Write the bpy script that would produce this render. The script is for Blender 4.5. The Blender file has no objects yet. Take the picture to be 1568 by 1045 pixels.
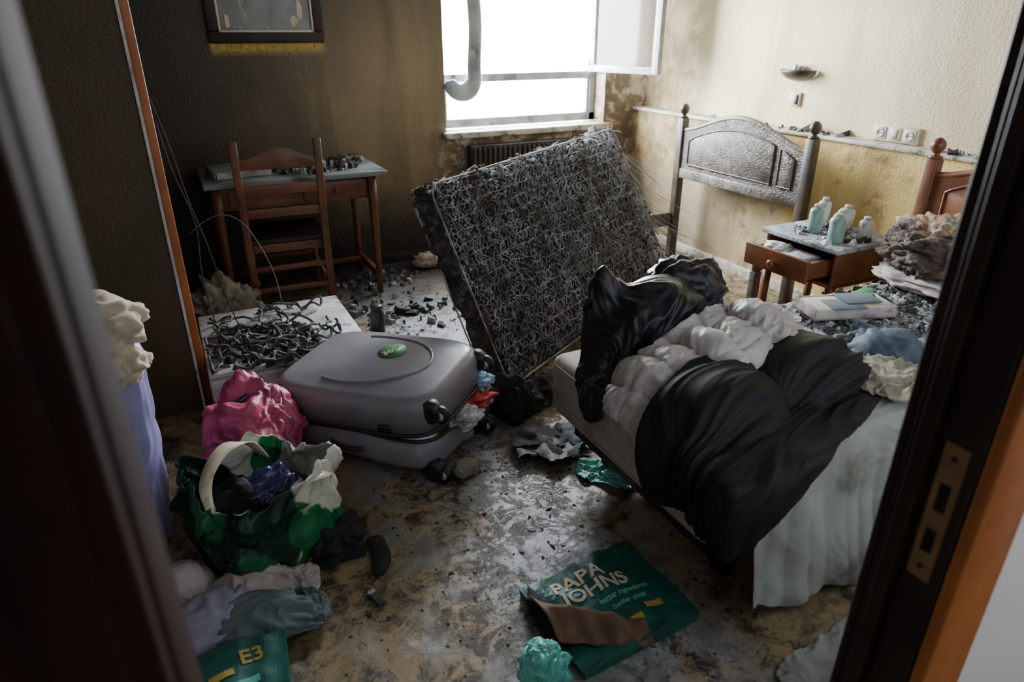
import bpy, bmesh, math, random
import numpy as np
from mathutils import Vector, Matrix, noise
random.seed(7); np.random.seed(7)
C=bpy.context.collection

# ------------------------------------------------------------------ materials
def nmat(name):
    m=bpy.data.materials.new(name); m.use_nodes=True
    nt=m.node_tree; b=nt.nodes['Principled BSDF']; return m,nt,b
def N(nt,t,**k):
    n=nt.nodes.new(t)
    for a,v in k.items(): setattr(n,a,v)
    return n
def lk(nt,a,b): nt.links.new(a,b)
def noise_tex(nt,vec,scale,detail=6,rough=.6,dist=0):
    n=N(nt,'ShaderNodeTexNoise'); n.inputs['Scale'].default_value=scale
    n.inputs['Detail'].default_value=detail; n.inputs['Roughness'].default_value=rough
    n.inputs['Distortion'].default_value=dist
    if vec is not None: lk(nt,vec,n.inputs['Vector'])
    return n.outputs['Fac']
def ramp(nt,fac,stops):
    r=N(nt,'ShaderNodeValToRGB'); cr=r.color_ramp
    while len(cr.elements)<len(stops): cr.elements.new(.5)
    for e,(p,c) in zip(cr.elements,stops):
        e.position=p
        if not hasattr(c,'__len__'): c=(c,c,c)
        e.color=(*c,1)
    lk(nt,fac,r.inputs['Fac']); return r.outputs['Color']
def mix(nt,fac,a,b,bt='MIX'):
    m=N(nt,'ShaderNodeMix',data_type='RGBA',blend_type=bt)
    for s,v in ((0,fac),(6,a),(7,b)):
        if hasattr(v,'is_output') or hasattr(v,'links'): lk(nt,v,m.inputs[s])
        elif s==0: m.inputs[s].default_value=v
        else: m.inputs[s].default_value=(*v,1)
    return m.outputs[2]
def math_(nt,op,a,b=None,c=None):
    m=N(nt,'ShaderNodeMath',operation=op)
    for i,v in enumerate((a,b,c)):
        if v is None: continue
        if hasattr(v,'links'): lk(nt,v,m.inputs[i])
        else: m.inputs[i].default_value=v
    return m.outputs[0]
def maprange(nt,v,a,b,c=0,d=1,smooth=True):
    m=N(nt,'ShaderNodeMapRange'); m.interpolation_type='SMOOTHSTEP' if smooth else 'LINEAR'
    lk(nt,v,m.inputs[0])
    for i,x in zip((1,2,3,4),(a,b,c,d)): m.inputs[i].default_value=x
    return m.outputs[0]
def bump(nt,b,h,strength,dist=.01):
    n=N(nt,'ShaderNodeBump'); n.inputs['Strength'].default_value=strength
    n.inputs['Distance'].default_value=dist
    lk(nt,h,n.inputs['Height']); lk(nt,n.outputs[0],b.inputs['Normal'])
def pos(nt):
    return N(nt,'ShaderNodeNewGeometry').outputs['Position']
def obj(nt):
    return N(nt,'ShaderNodeTexCoord').outputs['Object']

def simple(name,c1,c2=None,scale=8,rough=.6,metal=0,bs=.2,bscale=60,bd=.004,soot=0,sootc=(.012,.011,.01),sscale=5,spec=.5,trans=0):
    m,nt,b=nmat(name); p=obj(nt)
    if c2 is None: c2=tuple(x*.6 for x in c1)
    f=noise_tex(nt,p,scale,5,.6)
    col=mix(nt,ramp(nt,f,[(.35,0),(.65,1)]),c1,c2)
    if soot>0:
        s=noise_tex(nt,p,sscale,8,.7,.4)
        sf=ramp(nt,s,[(max(0,.62-soot*.35),0),(min(1,.75-soot*.25),1)])
        col=mix(nt,sf,col,sootc)
    lk(nt,col,b.inputs['Base Color'])
    b.inputs['Roughness'].default_value=rough; b.inputs['Metallic'].default_value=metal
    b.inputs['Specular IOR Level'].default_value=spec
    if bs>0: bump(nt,b,noise_tex(nt,p,bscale,6,.6),bs,bd)
    return m

# walls
def wall_mat(name,kind):
    m,nt,b=nmat(name); p=pos(nt)
    sep=N(nt,'ShaderNodeSeparateXYZ'); lk(nt,p,sep.inputs[0]); X,Y,Z=sep.outputs
    big=noise_tex(nt,p,1.6,6,.6,.3); med=noise_tex(nt,p,7,8,.7,.5); fine=noise_tex(nt,p,40,4,.6)
    mp=N(nt,'ShaderNodeMapping'); mp.inputs['Scale'].default_value=(3.2,3.2,.55); lk(nt,p,mp.inputs[0])
    streak=noise_tex(nt,mp.outputs[0],1.0,6,.62,.5)
    if kind=='back':
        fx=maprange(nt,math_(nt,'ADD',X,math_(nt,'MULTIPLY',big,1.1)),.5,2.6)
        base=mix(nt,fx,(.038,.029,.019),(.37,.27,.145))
        base=mix(nt,ramp(nt,streak,[(.42,.0),(.62,.5)]),base,(.05,.037,.022))
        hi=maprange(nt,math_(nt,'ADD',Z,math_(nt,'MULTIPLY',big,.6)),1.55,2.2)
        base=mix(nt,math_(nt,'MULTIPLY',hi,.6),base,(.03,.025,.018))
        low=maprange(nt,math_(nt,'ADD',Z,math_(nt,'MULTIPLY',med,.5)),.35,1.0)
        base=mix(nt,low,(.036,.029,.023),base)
        wx=maprange(nt,X,1.6,1.9); wz=maprange(nt,Z,1.0,.85)
        right=maprange(nt,X,3.05,3.15)
        reg=math_(nt,'MAXIMUM',math_(nt,'MULTIPLY',wx,wz),right)
        pat=ramp(nt,med,[(.42,(.06,.045,.035)),(.5,(.16,.10,.06)),(.56,(.48,.42,.32))])
        base=mix(nt,math_(nt,'MULTIPLY',reg,.85),base,pat)
        by=math_(nt,'MULTIPLY',maprange(nt,Z,1.40,1.46),maprange(nt,Z,1.52,1.49))
        bx=math_(nt,'MULTIPLY',maprange(nt,X,.33,.36),maprange(nt,X,1.03,.98))
        base=mix(nt,math_(nt,'MULTIPLY',math_(nt,'MULTIPLY',by,bx),ramp(nt,fine,[(.3,.3),(.6,1)])),base,(.60,.40,.08))
    elif kind=='right':
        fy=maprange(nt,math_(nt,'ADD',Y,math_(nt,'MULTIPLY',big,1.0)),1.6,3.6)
        base=mix(nt,fy,(.38,.30,.18),(.90,.78,.50))  # soot fade along the wall; window glow painted in as paler cream near it
        cy=maprange(nt,math_(nt,'ADD',Y,math_(nt,'MULTIPLY',med,.35)),3.98,4.30)
        pat=ramp(nt,med,[(.38,(.20,.13,.07)),(.5,(.40,.29,.16)),(.62,(.60,.50,.32))])
        base=mix(nt,math_(nt,'MULTIPLY',cy,.9),base,pat)
        sm=ramp(nt,streak,[(.45,0),(.68,.5)])
        base=mix(nt,sm,base,(.38,.30,.18))
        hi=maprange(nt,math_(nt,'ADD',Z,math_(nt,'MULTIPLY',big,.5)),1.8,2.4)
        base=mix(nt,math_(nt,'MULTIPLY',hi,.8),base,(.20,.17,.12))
    elif kind=='low':
        base=mix(nt,ramp(nt,big,[(.35,0),(.65,1)]),(.88,.65,.23),(.74,.53,.20))
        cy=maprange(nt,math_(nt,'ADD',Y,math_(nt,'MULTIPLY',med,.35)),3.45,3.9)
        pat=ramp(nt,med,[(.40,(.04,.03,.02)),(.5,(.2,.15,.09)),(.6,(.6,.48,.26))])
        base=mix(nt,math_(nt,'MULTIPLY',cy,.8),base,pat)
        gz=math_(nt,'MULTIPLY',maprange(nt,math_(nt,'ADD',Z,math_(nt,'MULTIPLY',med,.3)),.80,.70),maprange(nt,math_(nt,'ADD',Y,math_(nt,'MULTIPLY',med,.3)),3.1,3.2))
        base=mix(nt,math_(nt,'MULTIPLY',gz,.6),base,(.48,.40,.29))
        s=ramp(nt,med,[(.52,0),(.66,.75)])
        base=mix(nt,s,base,(.22,.14,.06))
        sd=ramp(nt,streak,[(.45,0),(.66,.5)])
        base=mix(nt,sd,base,(.26,.18,.09))
    elif kind=='left':
        base=mix(nt,big,(.028,.021,.010),(.11,.075,.030))
    elif kind=='near':
        base=mix(nt,big,(.30,.28,.24),(.45,.42,.36))
    elif kind=='corr':
        base=mix(nt,big,(.80,.82,.85),(.7,.71,.73))
    elif kind=='ceil':
        base=mix(nt,big,(.05,.045,.04),(.20,.18,.15))
    lk(nt,base,b.inputs['Base Color']); b.inputs['Roughness'].default_value=.55 if kind in('left','back') else .75
    v=N(nt,'ShaderNodeTexVoronoi'); v.feature='SMOOTH_F1'; v.inputs['Scale'].default_value=75; lk(nt,p,v.inputs['Vector'])
    h=math_(nt,'ADD',v.outputs['Distance'],noise_tex(nt,p,95,3,.5))
    bump(nt,b,h,.5 if kind!='corr' else .05,.004)
    return m
def floor_mat():
    m,nt,b=nmat('floor_terrazzo_ash'); p=pos(nt)
    sep=N(nt,'ShaderNodeSeparateXYZ'); lk(nt,p,sep.inputs[0]); X,Y,Z=sep.outputs
    big=noise_tex(nt,p,1.5,7,.62,.5); med=noise_tex(nt,p,3.6,8,.66,.5); fine=noise_tex(nt,p,30,8,.75,.3); clump=noise_tex(nt,p,11,10,.82,.5); vf=noise_tex(nt,p,70,5,.6)
    tan=mix(nt,ramp(nt,clump,[(.4,0),(.6,1)]),(.33,.24,.125),(.17,.12,.06))
    ash=mix(nt,ramp(nt,med,[(.38,0),(.62,1)]),(.18,.20,.22),(.58,.62,.66))
    ash=mix(nt,ramp(nt,vf,[(.45,0),(.65,.5)]),ash,(.22,.22,.22))
    dx=math_(nt,'ABSOLUTE',math_(nt,'SUBTRACT',X,math_(nt,'MULTIPLY_ADD',Y,.12,.68)))
    mid=maprange(nt,math_(nt,'ADD',dx,math_(nt,'MULTIPLY',math_(nt,'SUBTRACT',med,.5),2.0)),.05,.50,1,0)
    f=math_(nt,'MULTIPLY',mid,ramp(nt,big,[(.30,.6),(.6,1)]))
    col=mix(nt,f,tan,ash)
    g=ramp(nt,big,[(.48,.0),(.62,1)])
    col=mix(nt,math_(nt,'MULTIPLY',g,.5),col,(.08,.07,.055))
    cl=ramp(nt,clump,[(.48,0),(.56,1)])
    clm=math_(nt,'MULTIPLY',cl,ramp(nt,med,[(.42,.15),(.53,.97)]))
    col=mix(nt,clm,col,(.032,.024,.015))
    sp=ramp(nt,fine,[(.55,0),(.61,1)])
    spm=math_(nt,'MULTIPLY',sp,ramp(nt,med,[(.38,.3),(.52,1)]))
    col=mix(nt,math_(nt,'MULTIPLY',spm,.85),col,(.028,.022,.017))
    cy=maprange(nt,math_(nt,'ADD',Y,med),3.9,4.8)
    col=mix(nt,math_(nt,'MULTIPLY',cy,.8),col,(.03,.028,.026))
    lk(nt,col,b.inputs['Base Color'])
    lk(nt,ramp(nt,med,[(.35,.20),(.65,.55)]),b.inputs['Roughness'])
    bump(nt,b,math_(nt,'ADD',math_(nt,'MULTIPLY',fine,.5),math_(nt,'MULTIPLY',clm,.8)),.35,.005)
    return m

M={}
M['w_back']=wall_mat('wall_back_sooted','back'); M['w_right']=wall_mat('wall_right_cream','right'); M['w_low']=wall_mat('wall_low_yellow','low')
M['w_left']=wall_mat('wall_left_dark','left'); M['corr']=wall_mat('corridor_white','corr'); M['ceil']=wall_mat('ceiling_sooted','ceil')
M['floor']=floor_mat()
M['frame']=simple('window_frame_grey',(.5,.52,.54),(.25,.26,.27),6,.4,soot=.3)
M['melt']=simple('melted_pvc',(.34,.37,.40),(.16,.175,.19),6,.4,soot=.2)
M['sill']=simple('stone_sill',(.72,.68,.58),(.5,.46,.4),14,.5,soot=.35,sscale=12)
M['wood']=simple('varnished_wood',(.20,.070,.028),(.10,.034,.015),6,.35,bs=.1,soot=.15)
M['wood_or']=simple('orange_wood',(.46,.155,.038),(.28,.085,.022),5,.4,bs=.05)
M['wood_dk']=simple('dark_wood_jamb',(.040,.026,.02),(.018,.013,.011),6,.45,bs=.1,spec=.3)
M['wood_case']=simple('casing_wood',(.030,.012,.008),(.012,.007,.006),5,.8,bs=.1,spec=.12)
M['brass']=simple('strike_plate_brass',(.36,.23,.12),(.22,.14,.08),20,.4,metal=.3,bs=.05)
M['black']=simple('black_hole',(.004,.004,.004),(.006,.006,.006),5,.8)
M['desktop']=simple('desk_top_grey',(.24,.29,.29),(.12,.14,.14),5,.3,soot=.3)
M['char']=simple('charred',(.05,.045,.042),(.015,.013,.012),12,.8,bs=.8,bscale=30,bd=.01)
M['ashgrey']=simple('ash_grey',(.36,.37,.38),(.18,.18,.18),20,.9,bs=.6)
M['white']=simple('dirty_white',(.66,.68,.69),(.40,.40,.39),5,.5,soot=.3,sootc=(.10,.09,.08),sscale=8)
M['sock_m']=simple('black_cloth',(.010,.010,.012),(.016,.016,.018),10,.85,bs=.4,bscale=25,bd=.01)
M['coat']=simple('black_coat',(.0045,.005,.006),(.008,.0085,.0095),8,.62,bs=.25,bscale=45,bd=.003,spec=.22)
M['nylon']=simple('black_nylon',(.006,.0065,.009),(.010,.011,.014),6,.36,bs=.35,bscale=16,bd=.006,spec=.4)
M['puffer']=simple('puffer_lining',(.44,.41,.40),(.33,.30,.30),5,.42,bs=.45,bscale=30,bd=.007,soot=.12,sootc=(.17,.15,.135),sscale=4)
M['sheet']=simple('bed_sheet',(.30,.315,.295),(.19,.195,.18),3,.85,bs=.35,bscale=40,bd=.004,soot=.28,sootc=(.10,.085,.065),sscale=3.0)
M['matt_w']=simple('mattress_fabric',(.38,.34,.32),(.26,.23,.215),5,.8,bs=.3,bscale=20,soot=.22,sootc=(.15,.12,.10))
M['denim']=simple('blue_denim',(.065,.095,.13),(.03,.045,.065),8,.7,bs=.4,bscale=30,bd=.006)
M['khaki']=simple('khaki_cloth',(.28,.25,.19),(.17,.15,.11),9,.8,bs=.4,bscale=30,bd=.006)
M['plastic_case']=simple('suitcase_shell',(.27,.265,.295),(.20,.19,.215),3,.30,bs=.06,bscale=300,bd=.001,soot=.14,sootc=(.15,.105,.115),sscale=2)
M['rubber']=simple('black_plastic',(.012,.012,.013),(.02,.02,.02),10,.4,bs=.05)
M['hub']=simple('wheel_hub',(.5,.5,.5),(.3,.3,.3),10,.4,bs=0)
M['sticker']=simple('green_sticker',(.05,.30,.10),(.04,.22,.07),10,.5,bs=0)
M['pink']=simple('pink_bag',(.60,.09,.19),(.32,.03,.10),5,.5,bs=.5,bscale=20,bd=.008,soot=.35,sootc=(.05,.012,.06),sscale=3)
M['green']=simple('green_card',(.008,.12,.095),(.006,.085,.07),6,.5,bs=.15,bscale=20,soot=.15,sootc=(.01,.03,.025),sscale=4)
M['brownc']=simple('brown_cardboard',(.16,.085,.045),(.08,.042,.025),6,.7,bs=.3)
M['cream']=simple('cream_print',(.70,.63,.48),(.55,.5,.38),9,.6,bs=0,soot=.1)
M['yel']=simple('yellow_print',(.50,.38,.08),(.40,.30,.06),9,.6,bs=0)
M['teal']=simple('teal_plastic',(.16,.58,.49),(.10,.44,.37),6,.3,bs=.6,bscale=22,bd=.010)
M['lav']=simple('lavender_fabric',(.34,.33,.60),(.24,.23,.46),4,.45,bs=.3,bscale=8,bd=.02)
M['creamcloth']=simple('cream_fabric',(.62,.54,.42),(.44,.37,.28),5,.8,bs=.4,bscale=20,bd=.006)
M['pinkwhite']=simple('pale_cloth',(.58,.51,.49),(.38,.33,.33),5,.8,bs=.4,bscale=25,bd=.006,soot=.2)
M['lilac']=simple('lilac_cloth',(.32,.32,.44),(.22,.22,.31),5,.8,bs=.4,bscale=25,bd=.006)
M['greyblue']=simple('greyblue_cloth',(.13,.17,.19),(.07,.095,.11),5,.8,bs=.4,bscale=25,bd=.006)
M['navy']=simple('navy_plastic',(.035,.03,.14),(.02,.018,.08),5,.2,bs=.4,bscale=14,bd=.01)
M['red']=simple('red_cloth',(.5,.03,.03),(.35,.02,.02),5,.7)
M['blue']=simple('light_blue_cloth',(.25,.45,.6),(.2,.35,.5),5,.7)
M['wire']=simple('burnt_wire',(.42,.44,.47),(.08,.067,.055),9,.6,metal=.0,bs=.2)
M['foam']=simple('burnt_foam',(.12,.08,.06),(.045,.035,.03),9,.9,bs=1,bscale=35,bd=.02,soot=.35,sootc=(.26,.22,.20),sscale=9)
M['foamtop']=simple('scorched_foam_edge',(.24,.11,.04),(.38,.32,.25),16,.9,bs=.8,bscale=35,bd=.01)
M['glass_can']=simple('pale_bottle',(.56,.60,.58),(.32,.34,.33),10,.3,bs=.05,soot=.3,sootc=(.1,.09,.08),sscale=18)
M['tealcan']=simple('teal_bottle',(.18,.34,.30),(.35,.43,.40),12,.35,bs=.05,soot=.2,sscale=14)
M['socket']=simple('socket_plastic',(.66,.60,.45),(.55,.48,.36),8,.4,bs=.02,soot=.1)
M['mirror_g']=simple('sooted_mirror',(.22,.22,.21),(.10,.10,.095),6,.15,bs=.1,soot=.25,sootc=(.6,.56,.48),sscale=3)
M['paperb']=simple('burnt_paper',(.08,.08,.08),(.025,.024,.022),7,.6,bs=.3,soot=.3,sootc=(.25,.27,.27),sscale=9)
M['cable']=simple('burnt_cable',(.03,.028,.025),(.11,.11,.11),12,.7,bs=.3)
M['cabledk']=simple('black_cable',(.02,.018,.016),(.05,.045,.04),12,.8,bs=.0)
M['wirew']=simple('white_cable',(.24,.22,.20),(.10,.09,.08),10,.6,bs=0)
M['bedtop']=simple('ash_covered_mattress',(.44,.48,.51),(.24,.255,.27),9,.9,bs=1,bscale=28,bd=.02,soot=.38,sootc=(.09,.09,.09),sscale=13)

def charwood():
    m,nt,b=nmat('alligator_charred_wood'); p=obj(nt)
    v=N(nt,'ShaderNodeTexVoronoi'); v.feature='DISTANCE_TO_EDGE'; v.inputs['Scale'].default_value=70
    mp=N(nt,'ShaderNodeMapping'); mp.inputs['Scale'].default_value=(1,.5,1.2); lk(nt,p,mp.inputs[0]); lk(nt,mp.outputs[0],v.inputs['Vector'])
    e=ramp(nt,v.outputs['Distance'],[(.02,0),(.10,1)])
    big=noise_tex(nt,p,5,6,.65)
    c=mix(nt,ramp(nt,big,[(.4,0),(.6,1)]),(.22,.205,.19),(.10,.075,.055))
    lk(nt,mix(nt,math_(nt,'MULTIPLY_ADD',e,.7,.3),(.04,.032,.026),c),b.inputs['Base Color']); b.inputs['Roughness'].default_value=.32
    bump(nt,b,e,.4,.003); return m
M['charwood']=charwood()
M['charpost']=simple('charred_post',(.10,.07,.05),(.035,.028,.022),9,.4,bs=.4,bscale=50)
def bag_mat():
    m,nt,b=nmat('shopping_bag_print'); p=obj(nt)
    sep=N(nt,'ShaderNodeSeparateXYZ'); lk(nt,p,sep.inputs[0]); X,Y,Z=sep.outputs
    n=noise_tex(nt,p,3.0,1,.4,.3)
    a=math_(nt,'ADD',math_(nt,'MULTIPLY',X,2.2),math_(nt,'ADD',math_(nt,'MULTIPLY',n,1.6),math_(nt,'MULTIPLY',Z,1.2)))
    f=ramp(nt,math_(nt,'MULTIPLY',a,.5),[(.50,0),(.515,1)])
    n2=noise_tex(nt,p,5,1,.5,.3)
    g=mix(nt,ramp(nt,n2,[(.5,0),(.52,1)]),(.005,.032,.022),(.010,.12,.045))
    w=mix(nt,ramp(nt,noise_tex(nt,p,6,1,.4,.2),[(.56,0),(.575,1)]),(.62,.61,.52),(.015,.17,.06))
    lk(nt,mix(nt,f,g,w),b.inputs['Base Color']); b.inputs['Roughness'].default_value=.26
    bump(nt,b,noise_tex(nt,p,16,5,.6),.5,.012); return m
M['bag']=bag_mat()
def pane_mat(name,tr):
    m,nt,b=nmat(name)
    nt.nodes.remove(b); out=[n for n in nt.nodes if n.type=='OUTPUT_MATERIAL'][0]
    d=N(nt,'ShaderNodeBsdfTransparent'); g=N(nt,'ShaderNodeBsdfGlossy'); g.inputs['Roughness'].default_value=.08
    m2=N(nt,'ShaderNodeMixShader'); m2.inputs[0].default_value=.05
    if tr:
        t=N(nt,'ShaderNodeBsdfTranslucent'); t.inputs[0].default_value=(.97,.98,.97,1)
        m1=N(nt,'ShaderNodeMixShader'); f=noise_tex(nt,obj(nt),3,5,.6)
        lk(nt,ramp(nt,f,[(.3,.02),(.7,.12)]),m1.inputs[0])
        lk(nt,t.outputs[0],m1.inputs[1]); lk(nt,d.outputs[0],m1.inputs[2]); s=m1.outputs[0]
    else: d.inputs[0].default_value=(.9,.93,.95,1); s=d.outputs[0]
    lk(nt,s,m2.inputs[1]); lk(nt,g.outputs[0],m2.inputs[2]); lk(nt,m2.outputs[0],out.inputs[0]); return m
M['pane']=pane_mat('sooty_bright_glass',True); M['clear']=pane_mat('clear_glass',False)

# ------------------------------------------------------------------ geometry helpers
def root(name,loc=(0,0,0),rot=(0,0,0)):
    e=bpy.data.objects.new(name,None); C.objects.link(e); e.location=loc; e.rotation_euler=rot
    e.empty_display_size=.1; return e
def mk(name,verts,faces,mat,parent=None,smooth=False):
    me=bpy.data.meshes.new(name); me.from_pydata([tuple(map(float,v)) for v in verts],[],faces); me.update()
    bm=bmesh.new(); bm.from_mesh(me); bmesh.ops.recalc_face_normals(bm,faces=bm.faces); bm.to_mesh(me); bm.free()
    if smooth:
        for p in me.polygons: p.use_smooth=True
    o=bpy.data.objects.new(name,me); C.objects.link(o)
    for mm in (mat if isinstance(mat,list) else [mat]): me.materials.append(mm)
    if parent: o.parent=parent
    return o
BF=[(0,1,3,2),(4,6,7,5),(0,4,5,1),(2,3,7,6),(0,2,6,4),(1,5,7,3)]
def boxes(name,lst,mat,parent=None,bev=0):
    V=[];F=[]
    for a,b in lst:
        o=len(V)
        for x in(a[0],b[0]):
            for y in(a[1],b[1]):
                for z in(a[2],b[2]): V.append((x,y,z))
        F+=[tuple(i+o for i in f) for f in BF]
    ob=mk(name,V,F,mat,parent)
    if bev: bevel(ob,bev)
    return ob
def bevel(ob,w,seg=2):
    m=ob.modifiers.new('bev','BEVEL'); m.width=w; m.segments=seg; m.limit_method='ANGLE'
    for p in ob.data.polygons: p.use_smooth=True
    return ob
def box(name,c,s,mat,parent=None,bev=.004,rot=(0,0,0),seg=2):
    h=[x/2 for x in s]
    ob=boxes(name,[((-h[0],-h[1],-h[2]),(h[0],h[1],h[2]))],mat,parent)
    ob.location=c; ob.rotation_euler=rot
    if bev: bevel(ob,bev,seg)
    return ob
def lathe(name,prof,c,mat,parent=None,seg=20,rot=(0,0,0)):
    V=[];F=[]
    for r,z in prof:
        for i in range(seg):
            a=2*math.pi*i/seg; V.append((r*math.cos(a),r*math.sin(a),z))
    for k in range(len(prof)-1):
        for i in range(seg):
            j=(i+1)%seg; F.append((k*seg+i,k*seg+j,(k+1)*seg+j,(k+1)*seg+i))
    F.append(tuple(range(seg))); F.append(tuple((len(prof)-1)*seg+i for i in range(seg)))
    o=mk(name,V,F,mat,parent,True); o.location=c; o.rotation_euler=rot
    return o
def prism(name,pts,plane,a0,a1,mat,parent=None,bev=0):
    V=[]
    for a in (a0,a1):
        for u,v in pts:
            V.append({'x':(a,u,v),'y':(u,a,v),'z':(u,v,a)}[plane])
    n=len(pts); F=[tuple(range(n)),tuple(range(n,2*n))]+[(i,(i+1)%n,n+(i+1)%n,n+i) for i in range(n)]
    o=mk(name,V,F,mat,parent)
    if bev: bevel(o,bev)
    return o
def tube(name,lines,r,mat,parent=None,res=2,bz=False):
    cu=bpy.data.curves.new(name,'CURVE'); cu.dimensions='3D'; cu.bevel_depth=r; cu.bevel_resolution=res
    for pts in lines:
        s=cu.splines.new('NURBS' if bz else 'POLY'); s.points.add(len(pts)-1)
        for p,q in zip(s.points,pts): p.co=(*[float(t) for t in q],1)
        if bz: s.order_u=3; s.use_endpoint_u=True; s.resolution_u=4
    o=bpy.data.objects.new(name,cu); C.objects.link(o); cu.materials.append(mat)
    bpy.context.view_layer.update()
    dg=bpy.context.evaluated_depsgraph_get(); me=bpy.data.meshes.new_from_object(o.evaluated_get(dg))
    me.name=name; bpy.data.objects.remove(o)
    o2=bpy.data.objects.new(name,me); C.objects.link(o2)
    for p in me.polygons: p.use_smooth=True
    if parent: o2.parent=parent
    return o2
def blob(name,c,s,mat,parent=None,seed=0,amp=.25,freq=2.2,sub=5,flat=True,mode='billow',octs=3,dec=.42,matfn=None):
    bm=bmesh.new(); bmesh.ops.create_icosphere(bm,subdivisions=sub,radius=1)
    off=Vector((seed*7.3,seed*3.1,seed*5.7))
    for v in bm.verts:
        p=v.co.copy(); d=0; a=1; fq=freq
        wp=Vector((noise.noise(p*1.7+off),noise.noise(p*1.7-off),noise.noise(p*1.7+off*2)))*.35
        for k in range(octs):
            nn=noise.noise((p+wp)*fq+off*(k+1))
            d+=a*((abs(nn)*2.4-.5) if mode=='billow' else ((.5-abs(nn)*2.2) if mode=='ridge' else nn)); a*=dec; fq*=2.0
        q=p*(1+amp*d)
        v.co=Vector((q.x*s[0],q.y*s[1],q.z*s[2]))
        if flat and v.co.z< -s[2]*.72: v.co.z=-s[2]*.72+(v.co.z+s[2]*.72)*.05
    me=bpy.data.meshes.new(name); bm.to_mesh(me); bm.free()
    for p in me.polygons: p.use_smooth=True
    o=bpy.data.objects.new(name,me); C.objects.link(o)
    for mm in (mat if isinstance(mat,list) else [mat]): me.materials.append(mm)
    if matfn:
        for p in me.polygons: p.material_index=matfn(p.center)
    o.location=c
    if parent: o.parent=parent
    return o

# --- position based cloth
def Bx(a,b):
    a=np.array(a,float); b=np.array(b,float)
    def f(P,t):
        x,y,z=P[...,0],P[...,1],P[...,2]
        ins=(x>a[0]-t)&(x<b[0]+t)&(y>a[1]-t)&(y<b[1]+t)&(z>a[2]-.02)&(z<b[2]+t)
        d=np.stack([x-a[0]+t,b[0]+t-x,y-a[1]+t,b[1]+t-y,(b[2]+t-z)],-1)
        k=np.argmin(d,-1); dm=np.min(d,-1)
        for i,(ax,sg) in enumerate([(0,-1),(0,1),(1,-1),(1,1),(2,1)]):
            mm=ins&(k==i); P[...,ax][mm]+=sg*dm[mm]
        return ins
    return f
def El(c,r):
    c=np.array(c,float); r=np.array(r,float)
    def f(P,t):
        q=(P-c)/(r+t); l=np.sqrt((q**2).sum(-1)); ins=l<1
        P[ins]=c+q[ins]/np.maximum(l[ins],.05)[...,None]*(r+t)
        return ins
    return f
def Fl(z0=0.0):
    def f(P,t):
        ins=P[...,2]<z0+t; P[...,2][ins]=z0+t; return ins
    return f
def resample(P,k):
    n,m=P.shape[:2]
    a=np.linspace(0,n-1,(n-1)*k+1); b=np.linspace(0,m-1,(m-1)*k+1)
    def it(P,a):
        n=P.shape[0]; i=np.clip(np.floor(a).astype(int),0,n-2); t=(a-i)[:,None,None]
        p0=P[np.clip(i-1,0,n-1)];p1=P[i];p2=P[i+1];p3=P[np.clip(i+2,0,n-1)]
        return .5*((2*p1)+(-p0+p2)*t+(2*p0-5*p1+4*p2-p3)*t**2+(-p0+3*p1-3*p2+p3)*t**3)
    Q=it(P,a); Q=it(Q.transpose(1,0,2),b).transpose(1,0,2)
    return Q
def nrm(P):
    gu=np.gradient(P,axis=0); gv=np.gradient(P,axis=1); nn=np.cross(gu,gv); nn/=np.linalg.norm(nn,axis=-1,keepdims=True)+1e-9
    return -nn if nn[...,2].mean()<0 else nn
def smooth(P,k):
    for _ in range(k):
        Q=P.copy(); Q[1:-1]=(P[:-2]+2*P[1:-1]+P[2:])/4; P=Q.copy(); Q[:,1:-1]=(P[:,:-2]+2*P[:,1:-1]+P[:,2:])/4; P=Q
    return P
def wrinkle(P,wr,seed,warp=.5,o2=.5,o3=.22):
    amp,fu,fv=wr; nn=smooth(nrm(P),3); n,m=P.shape[:2]; h=np.zeros((n,m))
    for i in range(n):
        for j in range(m):
            a,b=i/(n-1),j/(m-1)
            wx=noise.noise(Vector((a*3,b*3,seed+.3)))*.5*warp; wy=noise.noise(Vector((a*3,b*3,seed+9.3)))*.5*warp
            mod=.5+.9*max(0,noise.noise(Vector((a*2.5,b*2.5,seed+20)))+.3)
            k1=.55-abs(noise.noise(Vector(((a+wx)*fu,(b+wy*.7)*fv,seed))))*2.2
            k2=.55-abs(noise.noise(Vector(((a+wx*1.2)*fu*2.1+5,(b+wy)*fv*1.9,seed+4))))*2.2
            k3=.5-abs(noise.noise(Vector(((a+wx*1.2)*fu*4.5+5,(b+wy)*fv*3.6,seed+7))))*2
            h[i,j]=amp*mod*(k1+o2*k2+o3*k3)
    return P+nn*(h+amp*.3)[...,None]
def grid_obj(name,P,mat,thick,mask=None,parent=None):
    n,m=P.shape[:2]
    V=P.reshape(-1,3); F=[]
    for i in range(n-1):
        for j in range(m-1):
            if mask and not mask((i+.5)/(n-1),(j+.5)/(m-1)): continue
            a=i*m+j; F.append((a,a+1,a+m+1,a+m))
    me=bpy.data.meshes.new(name); me.from_pydata(V.tolist(),[],F); me.update()
    bm=bmesh.new(); bm.from_mesh(me); bmesh.ops.delete(bm,geom=[v for v in bm.verts if not v.link_faces],context='VERTS'); bm.to_mesh(me); bm.free()
    for p in me.polygons: p.use_smooth=True
    o=bpy.data.objects.new(name,me); C.objects.link(o); me.materials.append(mat)
    so=o.modifiers.new('s','SOLIDIFY'); so.thickness=thick; so.offset=1
    if parent: o.parent=parent
    return o
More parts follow.
